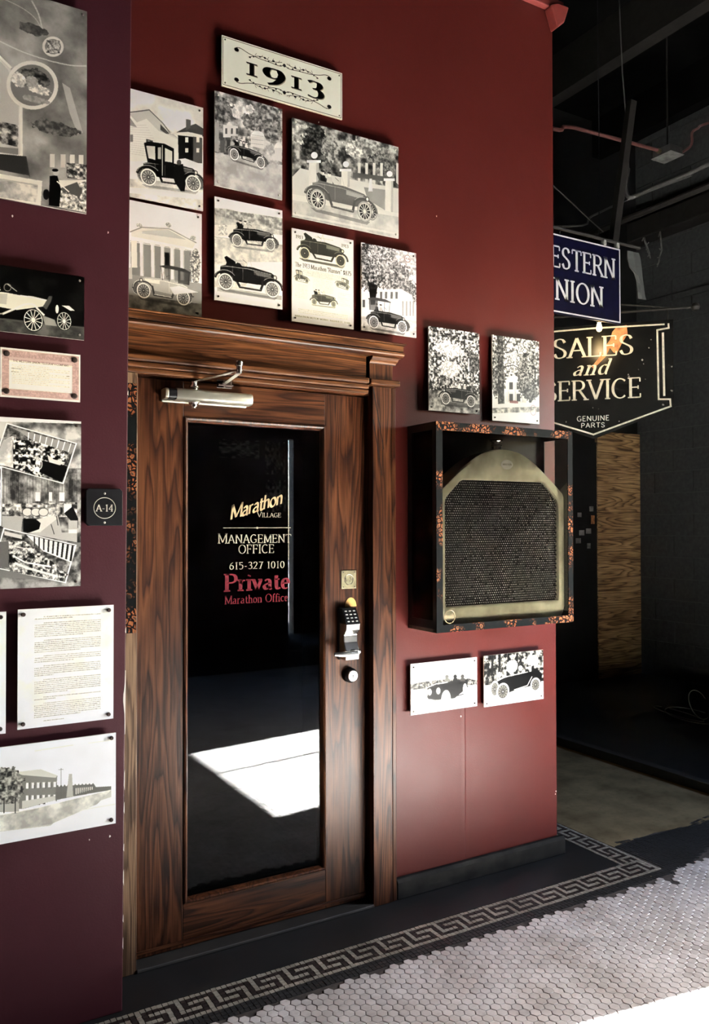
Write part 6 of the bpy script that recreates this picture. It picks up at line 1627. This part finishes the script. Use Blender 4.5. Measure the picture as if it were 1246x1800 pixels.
pipe('conduit', 'short reddish conduit rising beyond the junction box to the right', [(q0[0] + .17, 1.30, q0[2] + .01), at(1213, 258, 1.3), at(1216, 234, 1.3), at(1226, 226, 1.3), at(1246, 216, 1.3), (at(1246, 216, 1.3)[0] + .4, 1.0, at(1246, 216, 1.3)[2] + .1)], .010, 'redpipe')
x_ = at(1000, 398, 1.0)
gl = atx(1065, 400, 4.75); ge = atx(1246, 306, 4.75)
pipe('pipe', 'long dark pipe running below the grey conduit toward the block wall', [(4.75, -.44, gl[2]), (4.75, 2.755, gl[2])], .024, 'steel_dark')
pipe('pipe', 'thin pale pipe crossing behind the navy sign', [(2.708, 1.6, at(1000, 398, 1.6)[2] - .3), at(1000, 398, 1.6), at(1040, 380, 1.6), at(1110, 348, 1.5), (at(1110, 348, 1.5)[0] + .05, 1.0, at(1110, 348, 1.5)[2])], .008, 'pipe')
s_a, s_b = at(1110, 178, .62), at(1078, 425, .62)
mb = MB(); a_, b_ = Vector(tuple(s_a)), Vector(tuple(s_b)); u_ = Vector((.026, 0, 0)); v_ = Vector((0, .02, 0))
def strut(mb, a_, b_):
    mb.add([a_ - u_ - v_, a_ + u_ - v_, a_ + u_ + v_, a_ - u_ + v_, b_ - u_ - v_, b_ + u_ - v_, b_ + u_ + v_, b_ - u_ + v_], [(0, 1, 2, 3), (7, 6, 5, 4), (0, 4, 5, 1), (1, 5, 6, 2), (2, 6, 7, 3), (3, 7, 4, 0)])
strut(mb, a_, b_); so = build('steel_strut', mb, M['steel_dark'], bevel=.003); tag(so, 'dark steel strut slanting down to the hanging bar of the navy sign', 'strut')
g0, g1 = at(974, 328, .62), at(1060, 408, .62)
d_ = (g1 - g0) / np.linalg.norm(g1 - g0); g0 = g0 - d_ * ((g0[0] - 2.706) / d_[0])
mb = MB(); mb.tube([tuple(g0), tuple(g1)], .004, 6); tag(build('guy_wire', mb, M['steel_dark']), 'thin guy wire slanting from the red wall to the navy sign bar', 'wire')
# torn grey cloth and cobweb tufts hanging at the block wall head
mb = MB(); tx0 = at(1108, 440, 2.2); 
cl_px = [((1102, 441), (1121, 445)), ((1102, 455), (1124, 455)), ((1106, 470), (1126, 470)), ((1114, 480), (1128, 490)), ((1119, 495), (1130, 505)), ((1120, 512), (1132, 520)), ((1121, 525), (1134, 527))]
vs = []
for k, (l, r) in enumerate(cl_px):
    yy = .509 + .004 * math.sin(k * 2); vs += [tuple(at(*l, yy)), tuple(at((l[0] + r[0]) / 2, (l[1] + r[1]) / 2, yy - .012)), tuple(at(*r, yy + .004))]
n = len(cl_px); fs = []
for k in range(n - 1):
    for j in range(2): fs.append((k * 3 + j, k * 3 + j + 1, k * 3 + j + 4, k * 3 + j + 3))
mb.add(vs, fs); o = build('torn_cloth', mb, simple('torn_grey_cloth', (.022, .024, .022), .9), recalc=False); sm_ = o.modifiers.new('thick', 'SOLIDIFY'); sm_.thickness = .006
tag(o, 'torn grey strip hanging right of the navy sign', 'cloth')
for nm, px in (('left', [(1129, 425), (1136, 431), (1141, 446)]), ('right', [(1158, 428), (1163, 440), (1159, 452), (1158, 461)])):
    mb = MB(); X = 6.302
    P = [atx(*q, X) for q in px]; P[0] = np.array([6.32, P[0][1], 4.274]); vs = []
    mb.tube([tuple(q) for q in P], .010 if nm == 'left' else .008, 6)
    for k in range(10): 
        q = P[k % len(P)]; mb.tube([tuple(q), tuple(q + np.array([0, R.uniform(-.03, .03), R.uniform(-.06, .03)]))], .005, 5)
    tag(build('cobweb_tuft', mb, M['rag'], smooth=True), 'grey cobweb tuft below the beam, %s of the two' % nm, 'cobweb', group='cobweb tufts at the block wall')

def far_print(name, label, cat, X0, X1, Z0, Z1, img):
    o = build(name, MB().box(X0, X1, -7.3995, -7.385, Z0, Z1), print_mat(name, img)); uv = o.data.uv_layers.new(name='UVMap')
    for p_ in o.data.polygons:
        for li in p_.loop_indices:
            v = o.data.vertices[o.data.loops[li].vertex_index].co; uv.data[li].uv = ((v.x - X0) / (X1 - X0), (v.z - Z0) / (Z1 - Z0))
    tag(o, label, cat, 'prints on the far wall')
# dim prints on the far wall, met only as reflections in the door glass
for k, (xa, xb, za, zb) in enumerate(((3.9, 4.48, 2.42, 2.67), (4.57, 4.87, 2.22, 2.67), (4.58, 4.88, 1.70, 2.14))):
    p = Pic(120, 120, bg=.5); p.leaves([(0, 0), (1, 0), (1, 1), (0, 1)], .1, .9, 14)
    img = p.image('far%d' % k)
    far_print('wall_print', ('wide', 'upper tall', 'lower tall')[k] + ' dim print on the far wall mirrored in the door glass', 'picture', xa, xb, za, zb, img)
